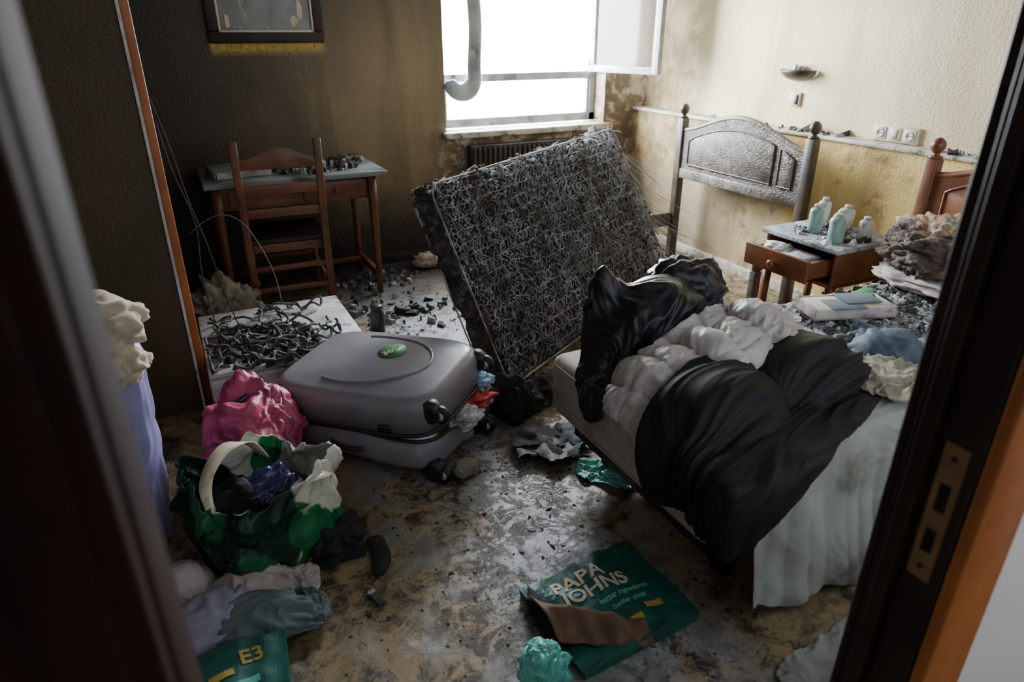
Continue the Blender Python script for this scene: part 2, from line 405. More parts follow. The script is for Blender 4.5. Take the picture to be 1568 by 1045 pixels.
def cloth(name,quad,n,m,z0,mat,cols,rest=1.1,steps=90,its=8,nz=.03,nf=6,seed=1,fric=.93,thick=.004,bend=.04,t=.008,up=2,quilt=None,mask=None,parent=None,wr=None,sm=0,wo=(.5,.5,.22)):
    q=[np.array(p,float) for p in quad]
    u=np.linspace(0,1,n)[:,None,None]; v=np.linspace(0,1,m)[None,:,None]
    P=np.zeros((n,m,3)); P[...,:2]=(1-u)*(1-v)*q[0]+u*(1-v)*q[1]+u*v*q[2]+(1-u)*v*q[3]; P[...,2]=z0
    R=P.copy()
    for i in range(n):
        for j in range(m):
            pz=Vector((P[i,j,0]*nf,P[i,j,1]*nf,seed*3.7))
            P[i,j,2]+=nz*(noise.noise(pz)+.6*noise.noise(pz*2.3))*1.5
    def L(A,B): return np.sqrt(((A-B)**2).sum(-1))*rest
    cons=[]; S=slice
    def add(s1,s2,k): cons.append((s1,s2,L(R[s1],R[s2]),k))
    for p in(0,1):
        a=S(p,n-1,2); na=len(range(p,n-1,2)); b=S(p+1,p+1+2*na,2)
        add((a,S(None)),(b,S(None)),1.)
        add((a,S(0,m-1)),(b,S(1,m)),.4); add((a,S(1,m)),(b,S(0,m-1)),.4)
        a=S(p,m-1,2); na=len(range(p,m-1,2)); b=S(p+1,p+1+2*na,2)
        add((S(None),a),(S(None),b),1.)
    for p in range(4):
        na=len(range(p,n-2,4)); 
        if na: add((S(p,n-2,4),S(None)),(S(p+2,p+2+4*na,4),S(None)),bend)
        na=len(range(p,m-2,4))
        if na: add((S(None),S(p,m-2,4)),(S(None),S(p+2,p+2+4*na,4)),bend)
    O=P.copy(); g=-9.8/3600
    for s in range(steps):
        Vv=(P-O)*(.96 if s<steps*.6 else .8)
        O=P.copy(); P=P+Vv; P[...,2]+=g
        if s<12: P[...,:2]=O[...,:2]*.5+P[...,:2]*.5
        for k in range(its):
            for s1,s2,l,kk in cons:
                d=P[s2]-P[s1]; ln=np.sqrt((d**2).sum(-1))+1e-9
                cr=d*(kk*.5*(ln-l)/ln)[...,None]; P[s1]+=cr; P[s2]-=cr
            if k%4==3:
                for c in cols: c(P,t)
        hit=np.zeros((n,m),bool)
        for c in cols: hit|=c(P,t)
        dxy=(P-O)
        P[...,0][hit]=O[...,0][hit]+dxy[...,0][hit]*(1-fric); P[...,1][hit]=O[...,1][hit]+dxy[...,1][hit]*(1-fric)
        for c in cols: c(P,t)
    if sm: P=smooth(P,sm)
    if up>1: P=resample(P,up)
    n,m=P.shape[:2]
    if quilt:
        nn=nrm(P)
        uu=np.linspace(0,1,n)[:,None]*np.ones((1,m)); vv=np.linspace(0,1,m)[None,:]*np.ones((n,1))
        qu,qv,amp=quilt
        W1=np.zeros((n,m)); G=np.zeros((n,m))
        for i in range(n):
            for j in range(m):
                W1[i,j]=noise.noise(Vector((i/n*2.5,j/m*2.5,seed)))*.06; G[i,j]=noise.noise(Vector((i/n*qu*1.2,j/m*26,seed+3)))
        s1=np.abs(np.sin(np.pi*(uu+W1)*qu)); h=s1**.5
        if qv: h=h*(.35+.65*np.abs(np.sin(np.pi*(vv+W1)*qv))**.4)
        P=P+nn*(h*amp*(1+.5*W1/.06)+G*.012*(1.2-s1))[...,None]
    if wr:
        P=wrinkle(P,wr,seed,*wo)
        for c in cols: c(P,t*.6)
    return grid_obj(name,P,mat,thick,mask,parent)
def rq(cx,cy,sx,sy,a):
    ca,sa=math.cos(a),math.sin(a); return [(cx+ca*x*sx/2-sa*y*sy/2,cy+sa*x*sx/2+ca*y*sy/2) for x,y in((-1,-1),(1,-1),(1,1),(-1,1))]
def blobmask(seed,cut=.12):
    def f(u,v):
        r=((2*u-1)**4+(2*v-1)**4)**.25
        return r< .90+ cut*noise.noise(Vector((u*3,v*3,seed)))
    return f

# ------------------------------------------------------------------ room shell
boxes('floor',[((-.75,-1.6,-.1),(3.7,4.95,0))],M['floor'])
boxes('ceiling',[((-.75,-1.6,2.5),(3.7,4.95,2.6))],M['ceil'])
WX0,WX1,WZ0,WZ1=1.80,3.12,.88,2.25
boxes('wall_back',[((-.2,4.65,0),(WX0,4.95,2.5)),((WX1,4.65,0),(3.7,4.95,2.5)),((WX0,4.65,0),(WX1,4.95,WZ0)),((WX0,4.65,WZ1),(WX1,4.95,2.5))],M['w_back'])
boxes('wall_right',[((3.52,.45,.98),(3.7,4.65,2.5))],M['w_right'])
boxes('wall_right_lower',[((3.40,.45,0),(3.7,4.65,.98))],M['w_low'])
boxes('trim_ledge',[((3.385,.48,.98),(3.525,4.64,1.0))],M['sill'],bev=.004)
boxes('wall_left',[((-.75,2.98,0),(-.06,4.65,2.5)),((-.75,.45,0),(-.55,2.98,2.5))],M['w_left'])
boxes('wall_near',[((-.75,.37,0),(-.09,.47,2.5)),((.89,.37,0),(3.7,.47,2.5)),((-.09,.37,2.08),(.89,.47,2.5))],M['corr'])
boxes('wall_corridor',[((-.85,-1.6,0),(-.75,.37,2.5)),((2.2,-1.6,0),(2.3,.37,2.5)),((-.85,-1.7,0),(2.3,-1.6,2.5))],M['corr'])
boxes('baseboard_back',[((-.05,4.635,0),(3.39,4.65,.07))],M['char'],bev=.003)
boxes('baseboard_right',[((3.385,.48,0),(3.40,4.63,.07))],M['sill'],bev=.003)
boxes('trim_1',[((-.064,2.972,0),(-.054,2.982,2.5))],M['white'])
boxes('trim_2',[((-.06,3.03,0),(-.022,3.11,2.3))],M['wood_or'],bev=.004)
df=root('door_frame')
boxes('jamb_right',[((.85,.372,0),(.89,.468,2.08))],M['wood_dk'],df,.003)
boxes('stop_right',[((.835,.43,0),(.85,.452,2.06))],M['wood_dk'],df,.002)
boxes('casing_right',[((.852,.352,0),(.965,.37,2.15))],M['wood_or'],df,.004)
boxes('casing_room_right',[((.852,.47,0),(.95,.485,2.15))],M['wood_dk'],df,.004)
boxes('jamb_left',[((-.09,.372,0),(-.055,.468,2.08))],M['wood_case'],df,.003)
boxes('casing_left',[((-.175,.345,0),(-.058,.37,2.15)),((-.165,.338,0),(-.14,.35,2.15)),((-.11,.338,0),(-.075,.35,2.15))],M['wood_case'],df,.004)
boxes('head',[((-.09,.372,2.05),(.89,.468,2.08)),((-.175,.345,2.08),(.965,.37,2.17))],M['wood_dk'],df,.003)
sp=root('strike_plate')
yc=.402
boxes('plate',[((.8465,yc-.016,.84),(.8495,yc-.008,1.06)),((.8465,yc+.008,.84),(.8495,yc+.016,1.06)),((.8465,yc-.008,.84),(.8495,yc+.008,.885)),((.8465,yc-.008,.925),(.8495,yc+.008,.955)),((.8465,yc-.008,1.0),(.8495,yc+.008,1.06))],M['brass'],sp)
boxes('hole_backing',[((.8485,yc-.009,.88),(.8497,yc+.009,1.005))],M['black'],sp)
for z in(.86,1.04): lathe('screw_%d'%int(z*100),[(.004,0),(.003,.002)],(.8465,yc,z),M['black'],sp,10,(0,-math.pi/2,0))

# window
wn=root('window_1')
FY0,FY1=4.79,4.86
boxes('outer_frame',[((WX0,FY0,WZ0+.02),(WX0+.05,FY1,WZ1)),((WX1-.05,FY0,WZ0+.02),(WX1,FY1,WZ1)),((WX0,FY0,WZ0+.02),(WX1,FY1,WZ0+.08)),((WX0,FY0,WZ1-.05),(WX1,FY1,WZ1))],M['frame'],wn,.004)
boxes('transom',[((WX0+.05,FY0,1.21),(WX1-.05,FY1,1.265))],M['frame'],wn,.004)
boxes('lower_pane',[((WX0+.05,4.82,WZ0+.08),(WX1-.05,4.826,1.21))],M['clear'],wn)
boxes('lower_bead',[((WX0+.05,4.80,WZ0+.08),(WX0+.07,4.85,1.21)),((WX1-.07,4.80,WZ0+.08),(WX1-.05,4.85,1.21))],M['frame'],wn)
sa=root('open_sash',(3.06,4.775,0),(0,0,math.radians(-75))); sa.parent=wn
boxes('sash_frame',[((0,-.02,1.27),(.05,.02,2.2)),((.60,-.02,1.27),(.65,.02,2.2)),((.05,-.02,1.27),(.60,.02,1.31)),((.05,-.02,2.15),(.60,.02,2.2))],M['white'],sa,.004)
boxes('sash_seal',[((.645,-.024,1.265),(.655,.024,2.2)),((.0,-.024,1.262),(.65,.024,1.272))],M['melt'],sa)
boxes('sash_pane',[((.05,-.003,1.31),(.60,.003,2.15))],M['pane'],sa)
box('hinge',(0.0,-.0,1.33),(.03,.05,.06),M['white'],sa,.006)
def ribbon(name,pts,w,th,mat,parent):
    V=[];F=[]
    n=len(pts)
    for i,p in enumerate(pts):
        ww=w[i] if hasattr(w,'__len__') else w
        for s,t_ in((-1,-1),(1,-1),(1,1),(-1,1)): V.append((p[0]+s*ww/2*p[3],p[1]+t_*th/2,p[2]+s*ww/2*p[4]))
    for i in range(n-1):
        for k in range(4): F.append((i*4+k,i*4+(k+1)%4,i*4+4+(k+1)%4,i*4+4+k))
    F+= [(0,1,2,3),tuple(4*(n-1)+k for k in range(4))]
    o=mk(name,V,F,mat,parent,True); m=o.modifiers.new('s','SUBSURF'); m.levels=m.render_levels=2; return o
pts=[]
for z in np.linspace(2.2,1.32,7): pts.append((2.06+.012*math.sin(z*9),4.72,z,1,0))
for a in np.linspace(.2,2.9,9):
    ca,sa_=math.cos(a),math.sin(a)
    pts.append((2.06-.12+.12*ca,4.72-.03*a,1.27-.12*sa_,ca,-sa_*.9))
ribbon('melted_sash',pts,[.115]*7+[.125,.14,.16,.16,.15,.14,.13,.12,.08],.035,M['melt'],wn)
boxes('sill_slab',[((WX0-.03,4.60,WZ0-.03),(WX1+.06,4.79,WZ0+.012))],M['sill'],wn,.006)
rd=root('radiator',(0,0,0))
boxes('panel',[((1.95,4.57,.25),(3.0,4.64,.80))],M['char'],rd,.01)
boxes('fins',[((1.97+.04*i,4.555,.28),(1.985+.04*i,4.575,.78)) for i in range(26)],M['charpost'],rd)
boxes('brackets',[((2.05,4.60,.0),(2.09,4.64,.25)),((2.86,4.60,.0),(2.9,4.64,.25))],M['char'],rd)

# sconce, switch, sockets
ls=root('wall_lamp',(3.515,3.15,1.335))
V=[];F=[];ns,nr=18,8
for k in range(nr+1):
    ph=math.pi/2*k/nr
    for i in range(ns+1):
        a=math.pi*i/ns
        V.append((-.10*math.sin(a)*math.cos(ph)-.001,.125*math.cos(a)*math.cos(ph),-.065*math.sin(ph)))
for k in range(nr):
    for i in range(ns): F.append((k*(ns+1)+i,k*(ns+1)+i+1,(k+1)*(ns+1)+i+1,(k+1)*(ns+1)+i))
o=mk('bowl',V,F,M['charpost'],ls,True); o.modifiers.new('s','SOLIDIFY').thickness=.004
box('bracket',(-.012,0,.0),(.02,.05,.05),M['white'],ls,.004)
lathe('lamp_holder',[(.012,0),(.016,.02),(.012,.05)],(-.04,0,-.02),M['white'],ls,12)
sw=root('light_switch',(3.513,3.15,1.165))
box('plate',(0,0,0),(.012,.08,.085),M['socket'],sw,.004); box('rocker',(-.009,-.012,0),(.006,.022,.055),M['rubber'],sw,.002)
sk=root('socket_panel',(3.512,2.44,1.045))
box('plate',(0,0,0),(.014,.27,.085),M['socket'],sk,.004)
for i in(-1,0,1):
    box('module_%d'%(i+2),(-.008,i*.086,0),(.006,.07,.065),M['socket'],sk,.003)
    if i: 
        lathe('socket_well_%d'%(i+2),[(.024,0),(.024,.003),(.019,.003),(.017,.0005)],(-.011,i*.086,0),M['white'],sk,20,(0,-math.pi/2,0))
        for s in(-1,1): lathe('socket_hole_%d%s'%(i+2,'a' if s<0 else 'b'),[(.0035,0),(.003,.001)],(-.0138,i*.086+s*.009,0),M['black'],sk,8,(0,-math.pi/2,0))
    else: box('key',(-.013,0,0),(.005,.03,.05),M['white'],sk,.002)

mr=root('wall_mirror',(0.675,4.635,0))
boxes('frame',[((-.335,-.012,1.48),(.335,.014,1.545)),((-.335,-.012,2.1),(.335,.014,2.17)),((-.335,-.012,1.545),(-.265,.014,2.1)),((.265,-.012,1.545),(.335,.014,2.1))],M['wood_dk'],mr,.008)
boxes('glass',[((-.265,.0,1.545),(.265,.012,2.1))],M['mirror_g'],mr)
boxes('inner_lip',[((-.27,-.016,1.54),(.27,-.008,1.552)),((-.272,-.016,1.54),(-.26,-.008,2.1)),((.26,-.016,1.54),(.272,-.008,2.1))],M['cream'],mr,.002)
for k,(x,z,w,h) in enumerate([(-.22,1.60,.02,.05),(.16,1.60,.03,.05),(.20,1.66,.02,.08)]):
    pts=[(x+w*math.cos(a)*random.uniform(.5,1.1),z+h*math.sin(a)*random.uniform(.5,1.1)) for a in np.linspace(0,5.6,9)]
    prism('peeling_patch_%d'%(k+1),pts,'y',-.003,.001,M['cream'],mr)

# ------------------------------------------------------------------ desk + chair
dk=root('wooden_desk',(0,0,0))
boxes('top',[((.14,4.03,.755),(1.17,4.63,.785))],M['desktop'],dk,.006)
boxes('apron',[((.21,4.09,.62),(1.10,4.11,.755)),((.21,4.56,.62),(1.10,4.58,.755)),((.21,4.10,.62),(.23,4.57,.755)),((1.08,4.10,.62),(1.10,4.57,.755))],M['wood'],dk,.003)
box('drawer_front',(.86,4.083,.688),(.38,.018,.105),M['wood'],dk,.006)
lathe('drawer_knob',[(.008,0),(.007,.012),(.016,.02),(.014,.03),(.005,.034)],(.86,4.074,.688),M['wood'],dk,14,(math.pi/2,0,0))
boxes('drawer_front_left',[((.26,4.074,.636),(.64,4.09,.74))],M['wood'],dk,.006)
for i,(x,y) in enumerate([(.2,4.08),(1.08,4.08),(.2,4.56),(1.08,4.56)]):
    lathe('leg_%d'%(i+1),[(.020,0),(.024,.25),(.032,.60),(.034,.755)],(x,y,0),M['wood'],dk,4,(0,0,math.pi/4))
boxes('stretcher',[((.19,4.09,.12),(.22,4.55,.155)),((1.06,4.09,.12),(1.09,4.55,.155)),((.2,4.42,.12),(1.08,4.445,.15))],M['wood'],dk,.003)
bd=root('binder',(.36,4.27,.786),(0,0,.12))
boxes('pages',[((-.15,-.12,.006),(.15,.12,.045))],M['white'],bd,.002)
boxes('cover',[((-.16,-.13,0),(.16,.13,.006)),((-.16,-.13,.045),(.16,.13,.051)),((-.165,-.13,0),(-.158,.13,.051))],M['desktop'],bd,.001)
def debris(name,regions,n,mats,zf,smin=.004,smax=.02,seed=3,hmax=.01,power=3):
    rnd=random.Random(seed); V=[];F=[];MI=[]
    for (cx,cy,rx,ry,w) in regions:
        for _ in range(int(n*w)):
            a=rnd.random()*6.28; r=math.sqrt(rnd.random()); r=r**1.3
            x=cx+rx*r*math.cos(a); y=cy+ry*r*math.sin(a)
            s=smin+(smax-smin)*rnd.random()**power; k=rnd.choice([4,5,5,6,7]); z=zf(x,y)
            o=len(V); tx,ty=rnd.uniform(-.5,.5),rnd.uniform(-.5,.5)
            h=rnd.uniform(.001,hmax)*min(1,s/.01)
            st=rnd.choice([1,1,1.5,2.2])
            ro=rnd.random()*3.14
            ring=[]
            for i in range(k):
                b=6.283*i/k+rnd.uniform(-.3,.3); rr=s*rnd.uniform(.45,1.15)
                px,py=rr*math.cos(b)*st,rr*math.sin(b)
                px,py=px*math.cos(ro)-py*math.sin(ro),px*math.sin(ro)+py*math.cos(ro)
                ring.append((px,py))
            for px,py in ring: V.append((x+px,y+py,z+.0005))
            for px,py in ring: V.append((x+px*.7,y+py*.7,z+h+max(0,(px*tx+py*ty))))
            F.append(tuple(o+k+i for i in range(k))); mi=rnd.randrange(len(mats)); MI.append(mi)
            for i in range(k): F.append((o+i,o+(i+1)%k,o+k+(i+1)%k,o+k+i)); MI.append(mi)
    me=bpy.data.meshes.new(name); me.from_pydata(V,[],F); me.update()
    for mm in mats: me.materials.append(mm)
    me.polygons.foreach_set('material_index',MI)
    o=bpy.data.objects.new(name,me); C.objects.link(o); return o
debris('desk_debris',[(.78,4.3,.28,.2,1),(1.0,4.4,.12,.12,.5)],260,[M['char'],M['ashgrey'],M['paperb']],lambda x,y:.785,.006,.035,5,.03)

ch=root('wooden_chair',(.53,3.95,0),(0,0,math.radians(-3)))
for i,x in enumerate((-.215,.215)):
    V=[];prof=[(0,0.02),(.45,0.0),(1.02,-.07)]
    for z,dy in prof:
        for a,b in((-1,-1),(1,-1),(1,1),(-1,1)): V.append((x+a*.021,dy+b*.016,z))
    F=[(0,1,2,3),(8,9,10,11)]+[(r*4+k,r*4+(k+1)%4,r*4+4+(k+1)%4,r*4+4+k) for r in range(2) for k in range(4)]
    bevel(mk('back_post_%d'%(i+1),V,F,M['wood'],ch),.005)
def rail(name,z0,z1,y,arch=0,half=.198,th=.018):
    pts=[(-half,z0)]+[(half,z0)]
    top=[(half-2*half*i/16, z1+arch*(.5-.5*math.cos(2*math.pi*i/16))) for i in range(17)]
    o=prism(name,pts+top,'y',y-th/2,y+th/2,M['wood'],ch,.003)
rail('crest_rail',.87,.925,-.058,.055); rail('back_slat_1',.73,.785,-.04); rail('back_slat_2',.60,.65,-.022)
box('seat',(0,.21,.455),(.44,.42,.03),M['wood_dk'],ch,.008)
boxes('seat_frame',[((-.2,.0,.39),(.2,.02,.44)),((-.2,.39,.39),(.2,.41,.44)),((-.2,.0,.39),(-.18,.41,.44)),((.18,0,.39),(.2,.41,.44))],M['wood'],ch,.003)
for i,x in enumerate((-.19,.19)): lathe('front_leg_%d'%(i+1),[(.016,0),(.022,.44)],(x,.395,0),M['wood'],ch,4,(0,0,math.pi/4))
boxes('stretchers',[((-.2,.0,.28),(.2,.018,.31)),((-.2,.0,.15),(.2,.018,.18)),((-.2,.01,.2),(-.182,.39,.23)),((.182,.01,.2),(.2,.39,.23)),((-.19,.385,.24),(.19,.402,.27))],M['wood'],ch,.003)

# ------------------------------------------------------------------ burnt spring mattress
mm,nt,b=nmat('mattress_char'); p=obj(nt)
f1=noise_tex(nt,p,22,8,.7,.5); f2=noise_tex(nt,p,3.5,5,.6)
c=ramp(nt,f1,[(.42,(.015,.014,.013)),(.54,(.05,.047,.045)),(.66,(.20,.20,.205))])
c=mix(nt,ramp(nt,f2,[(.58,0),(.70,.6)]),c,(.17,.09,.04))
lk(nt,c,b.inputs['Base Color']); b.inputs['Roughness'].default_value=.85; bump(nt,b,f1,1,.02); M['mattchar']=mm
def burnt():
    r=root('burnt_spring_mattress')
    B0=Vector((1.22,2.50,.015)); e1=Vector((.875,.475,.035)).normalized(); e2v=Vector((-.17,.50,.875)); H_=e2v.length; e2=e2v.normalized()
    nn=e1.cross(e2).normalized(); Lg=1.86
    def und(s,t): return .034*noise.noise(Vector((s*2.2,t*2.2,11)))+.014*noise.noise(Vector((s*6,t*6,12)))
    def W(s,t,d): return B0+e1*s+e2*t+nn*(d+und(s,t))
    n,m=130,76; V=[];F=[]
    for side in(0,1):
        for i in range(n+1):
            for j in range(m+1):
                s=Lg*i/n; t=H_*j/m
                rag=noise.noise(Vector((s*6,t*6,4)))*.07+noise.noise(Vector((s*22,t*22,4)))*.045
                fs=min(i,n-i)/n; ft=min(j,m-j)/m
                ss=s+(rag if (i in(0,n)) else 0); tt=t+(rag if j==m else 0)
                if side==0:
                    q=.022*noise.noise(Vector((s*14,t*9,0)))+.022*noise.noise(Vector((s*40,t*35,2)))+.012*abs(math.sin(s*math.pi/.075))**.7
                    q-= .03*max(0,1-min(fs*18,ft*12))
                    V.append(W(ss,tt,q-.032))
                else: V.append(W(ss,tt,-.11+.02*noise.noise(Vector((s*9,t*9,7)))))
    K=(n+1)*(m+1)
    for side in(0,1):
        for i in range(n):
            for j in range(m):
                a=side*K+i*(m+1)+j; F.append((a,a+1,a+m+2,a+m+1))
    for i in range(n):
        for j in(0,m):
            a=i*(m+1)+j; F.append((a,a+m+1,K+a+m+1,K+a))
    for j in range(m):
        for i in(0,n):
            a=i*(m+1)+j; F.append((a,a+1,K+a+1,K+a))
    mk('charred_padding',V,F,M['mattchar'],r,True)
    rods=[]
    for d in(.014,-.125):
        pts=[]
        R=.07
        for (cs,ct,a0) in((R,R,math.pi),(Lg-R,R,1.5*math.pi),(Lg-R,H_-R,0),(R,H_-R,.5*math.pi)):
            for k in range(5):
                a=a0+k/4*math.pi/2; pts.append(W(cs+R*math.cos(a),ct+R*math.sin(a),d+.006*noise.noise(Vector((cs*9,ct*9,k)))))
        pts.append(pts[0]); rods.append(pts)
    tube('border_rods',rods,.0045,M['wire'],r)
    L_=[]
    nx,ny=30,17
    rnd=random.Random(4)
    for i in range(nx):
        for j in range(ny):
            cs=.04+(Lg-.08)*i/(nx-1)+rnd.uniform(-.014,.014); ct=.04+(H_-.08)*j/(ny-1)+rnd.uniform(-.014,.014)
            if rnd.random()<.08: continue
            pts=[]; ph=rnd.random()*6.28; tx=rnd.uniform(-.5,.5); ty=rnd.uniform(-.5,.5); ex=rnd.uniform(.6,1.1); ey=rnd.uniform(.7,1.2); K_=rnd.randint(6,13)
            for k in range(K_):
                a=ph+k/9*2*math.pi; rr=.033*(1-.3*k/K_)
                x,y=rr*math.cos(a)*ex,rr*math.sin(a)*ey
                pts.append(W(cs+x+rnd.uniform(-.003,.003),ct+y+rnd.uniform(-.003,.003),.014-.012*k/K_+x*tx+y*ty))
            L_.append(pts)
    tube('coils',L_,.0020,M['wire'],r,0)
    Z=[]
    for i in range(nx*2):
        cs=.03+(Lg-.06)*(i+.5)/(nx*2)
        pts=[]
        nn_=int(H_/.018)
        for k in range(nn_):
            t=.02+(H_-.04)*k/nn_+rnd.uniform(-.003,.003)
            dr=.016*noise.noise(Vector((i*.7,t*6,3)))
            pts.append(W(cs+(.011 if k%2 else -.011)+dr+rnd.uniform(-.003,.003),t,.016+.014*noise.noise(Vector((i*.9,t*12,5)))))
            if rnd.random()<.04 and len(pts)>3: Z.append(pts); pts=[]
        if len(pts)>1: Z.append(pts)
    for j in range(ny):
        ct=.03+(H_-.06)*j/(ny-1)+.02
        pts=[W(.03+(Lg-.06)*k/90,ct+.016*noise.noise(Vector((k*.3,j,1))),.014+.012*noise.noise(Vector((k*.5,j,2)))) for k in range(91)]
        Z.append(pts)
    tube('helical_wires',Z,.0019,M['wire'],r,0)
    Fg=[]
    for k in range(170):
        if k<110: t=rnd.uniform(.05,H_); s=Lg-rnd.uniform(0,.03)
        else: t=H_-rnd.uniform(0,.02); s=rnd.uniform(.05,Lg)
        p=W(s,t,rnd.uniform(-.1,.01)); pts=[p]; d=Vector((rnd.uniform(-.01,.02),rnd.uniform(-.02,.01),-.01 if k<110 else .01))
        for q in range(8 if k<110 else 4):
            d=d+Vector((rnd.uniform(-.008,.012),rnd.uniform(-.01,.006),-.004)); d.z=max(d.z,-.03); p=p+d
            if p.z<.01: break
            pts.append(p.copy())
        if len(pts)>2: Fg.append(pts)
    for k in range(120):
        s=rnd.uniform(.1,Lg-.1); t=rnd.uniform(.1,H_-.1); pts=[]; a=rnd.random()*6.28
        for q in range(7):
            a+=rnd.uniform(-.9,.9); s+=.02*math.cos(a); t+=.02*math.sin(a); pts.append(W(s,t,.022+rnd.uniform(0,.02)))
        Fg.append(pts)
    tube('loose_wires',Fg,.0016,M['wire'],r,0,True)
    V=[];F=[];MI=[]
    for k in range(4400):
        if k<2900: s=rnd.uniform(.01,Lg-.01); t=rnd.uniform(.01,H_-.01); d=rnd.uniform(-.005,.020)
        elif k<3600: s=Lg+rnd.uniform(-.05,.05); t=rnd.uniform(0,H_); d=rnd.uniform(-.12,.01)
        else: s=rnd.uniform(0,Lg); t=H_+rnd.uniform(-.03,.02); d=rnd.uniform(-.12,.01)
        if noise.noise(Vector((s*4,t*4,33)))<-.15: continue
        z=rnd.uniform(.004,.016); o=len(V)
        for q in range(5):
            a=q*1.257+rnd.uniform(-.3,.3); V.append(W(s+z*math.cos(a)*rnd.uniform(.4,1.2),t+z*math.sin(a)*rnd.uniform(.4,1.2),d+rnd.uniform(-.006,.006)))
        V.append(W(s,t,d+z*.8)); 
        for q in range(5): F.append((o+q,o+(q+1)%5,o+5)); 
        MI+= [0 if rnd.random()<.78 else 1]*5
    o=mk('burnt_fibre',V,F,[M['mattchar'],M['ashgrey']],r)
    if len(o.data.polygons)==len(MI): o.data.polygons.foreach_set('material_index',MI)
burnt()
blob('charred_lump',(1.36,2.40,.045),(.12,.08,.06),M['mattchar'],None,11,.4,2.5,4)
bs=root('burnt_bed_base')
boxes('side_rails',[((1.75,3.85,.24),(3.22,3.88,.34)),((3.0,2.78,.24),(3.22,2.81,.34))],M['charwood'],bs,.004)
boxes('legs',[((1.75,3.85,0),(1.80,3.90,.24)),((3.0,2.77,0),(3.05,2.82,.24))],M['charwood'],bs,.004)

# ------------------------------------------------------------------ headboards
def headboard(name,y0,y1,mat,matp,postm):
    r=root(name,(3.25,0,0)); 
    for i,y in enumerate((y0,y1)):
        prism('post_%d'%(i+1),[(-.028,y-.03),(.028,y-.03),(.028,y+.03),(-.028,y+.03)],'z',0,1.0,postm,r,.006)
        lathe('finial_%d'%(i+1),[(.030,0),(.032,.008),(.018,.015),(.013,.022),(.022,.030),(.032,.048),(.034,.062),(.028,.080),(.014,.092),(.002,.096)],(0,y,1.0),postm,r,18)
    a,b_=y0+.03,y1-.03; w=b_-a
    def top(f,base,amp):
        return base+amp*(.5-.5*math.cos(2*math.pi*f))**.8
    pts=[(b_,.60),(a,.60)]+[(a+w*i/30,top(i/30,.925,.125)) for i in range(31)]
    prism('panel',pts,'x',-.014,.014,mat,r)
    rails=[[(-.0,a+w*i/30,top(i/30,.925,.125)) for i in range(31)]]
    tube('arch_moulding',rails,.018,mat,r,2)
    boxes('bottom_rail',[((-.022,a,.60),(.022,b_,.665))],mat,r,.005)
    f0=a+.22
    q=[(b_-.07,.70),(f0,.70)]+[(f0+(b_-.07-f0)*i/30,.86+.115*math.sin(math.pi*min(1,.18+.82*i/30))**.8) for i in range(31)]
    prism('raised_field',q,'x',-.018,-.012,matp,r,.002)
    tube('field_moulding',[[(-.018,u,v) for u,v in q]+[(-.018,q[0][0],q[0][1])]],.006,postm,r,1)
    q2=[(f0-.05,.70),(a+.06,.70),(a+.06,.87),(f0-.05,.92)]
    prism('side_field',q2,'x',-.018,-.012,matp,r,.002)
    tube('side_moulding',[[(-.018,u,v) for u,v in q2]+[(-.018,q2[0][0],q2[0][1])]],.006,postm,r,1)
    return r
headboard('wooden_headboard',2.74,3.85,M['charwood'],M['charwood'],M['charpost'])
headboard('wooden_headboard',.94,2.03,M['wood'],M['wood'],M['wood'])
debris('ledge_debris',[(3.45,2.95,.05,.25,1),(3.45,1.9,.05,.3,1),(3.45,3.5,.04,.3,.5)],60,[M['char'],M['ashgrey']],lambda x,y:1.0,.006,.035,6,.02)

# ------------------------------------------------------------------ nightstand
ns=root('nightstand',(0,0,0))
boxes('top',[((2.76,2.07,.575),(3.20,2.56,.60))],M['bedtop'],ns,.006)
boxes('carcass',[((2.79,2.09,.40),(3.18,2.11,.575)),((2.79,2.52,.40),(3.18,2.54,.575)),((3.16,2.09,.40),(3.18,2.54,.575)),((2.79,2.09,.39),(3.18,2.54,.41))],M['wood'],ns,.003)
for i,(x,y) in enumerate([(2.81,2.11),(3.16,2.11),(2.81,2.52),(3.16,2.52)]): lathe('leg_%d'%(i+1),[(.016,0),(.026,.40)],(x,y,0),M['wood'],ns,4,(0,0,math.pi/4))
dr=root('open_drawer',(2.62,2.315,.49)); dr.parent=ns
boxes('drawer_box',[((0,-.2,-.05),(.02,.2,.06)),((.02,-.18,-.05),(.36,-.168,.04)),((.02,.168,-.05),(.36,.18,.04)),((.02,-.18,-.05),(.36,.18,-.04)),((.35,-.18,-.05),(.36,.18,.04))],M['wood'],dr,.002)
lathe('knob',[(.008,0),(.008,.012),(.020,.02),(.020,.032),(.01,.04)],(0,0,0),M['wood'],dr,14,(0,-math.pi/2,0))
boxes('papers_inside',[((.03,-.15,-.04),(.2,.12,.03)),((.05,-.12,.03),(.18,.02,.045))],M['white'],dr,.004)
blob('cloth_inside',(.1,.08,.04),(.07,.07,.03),M['white'],dr,3,.3,2,4,False)
def can(name,x,y,z,r,h,mat,tilt=(0,0,0)):
    o=root(name,(x,y,z),tilt)
    lathe('body',[(r*.9,0),(r,.006),(r*.97,h*.3),(r,h*.86),(r*.82,h*.95),(r*.5,h)],(0,0,0),mat,o,20)
    lathe('cap',[(r*.5,0),(r*.52,.014),(r*.45,.018)],(0,0,h*.985),M['glass_can'],o,16)
can('medicine_bottle',3.12,2.48,.6,.034,.12,M['glass_can'])
can('medicine_bottle',3.02,2.42,.6,.034,.12,M['glass_can'],(.05,0,0))
can('medicine_bottle',2.92,2.36,.6,.035,.13,M['tealcan'])
can('medicine_bottle',2.86,2.18,.6,.038,.13,M['tealcan'])
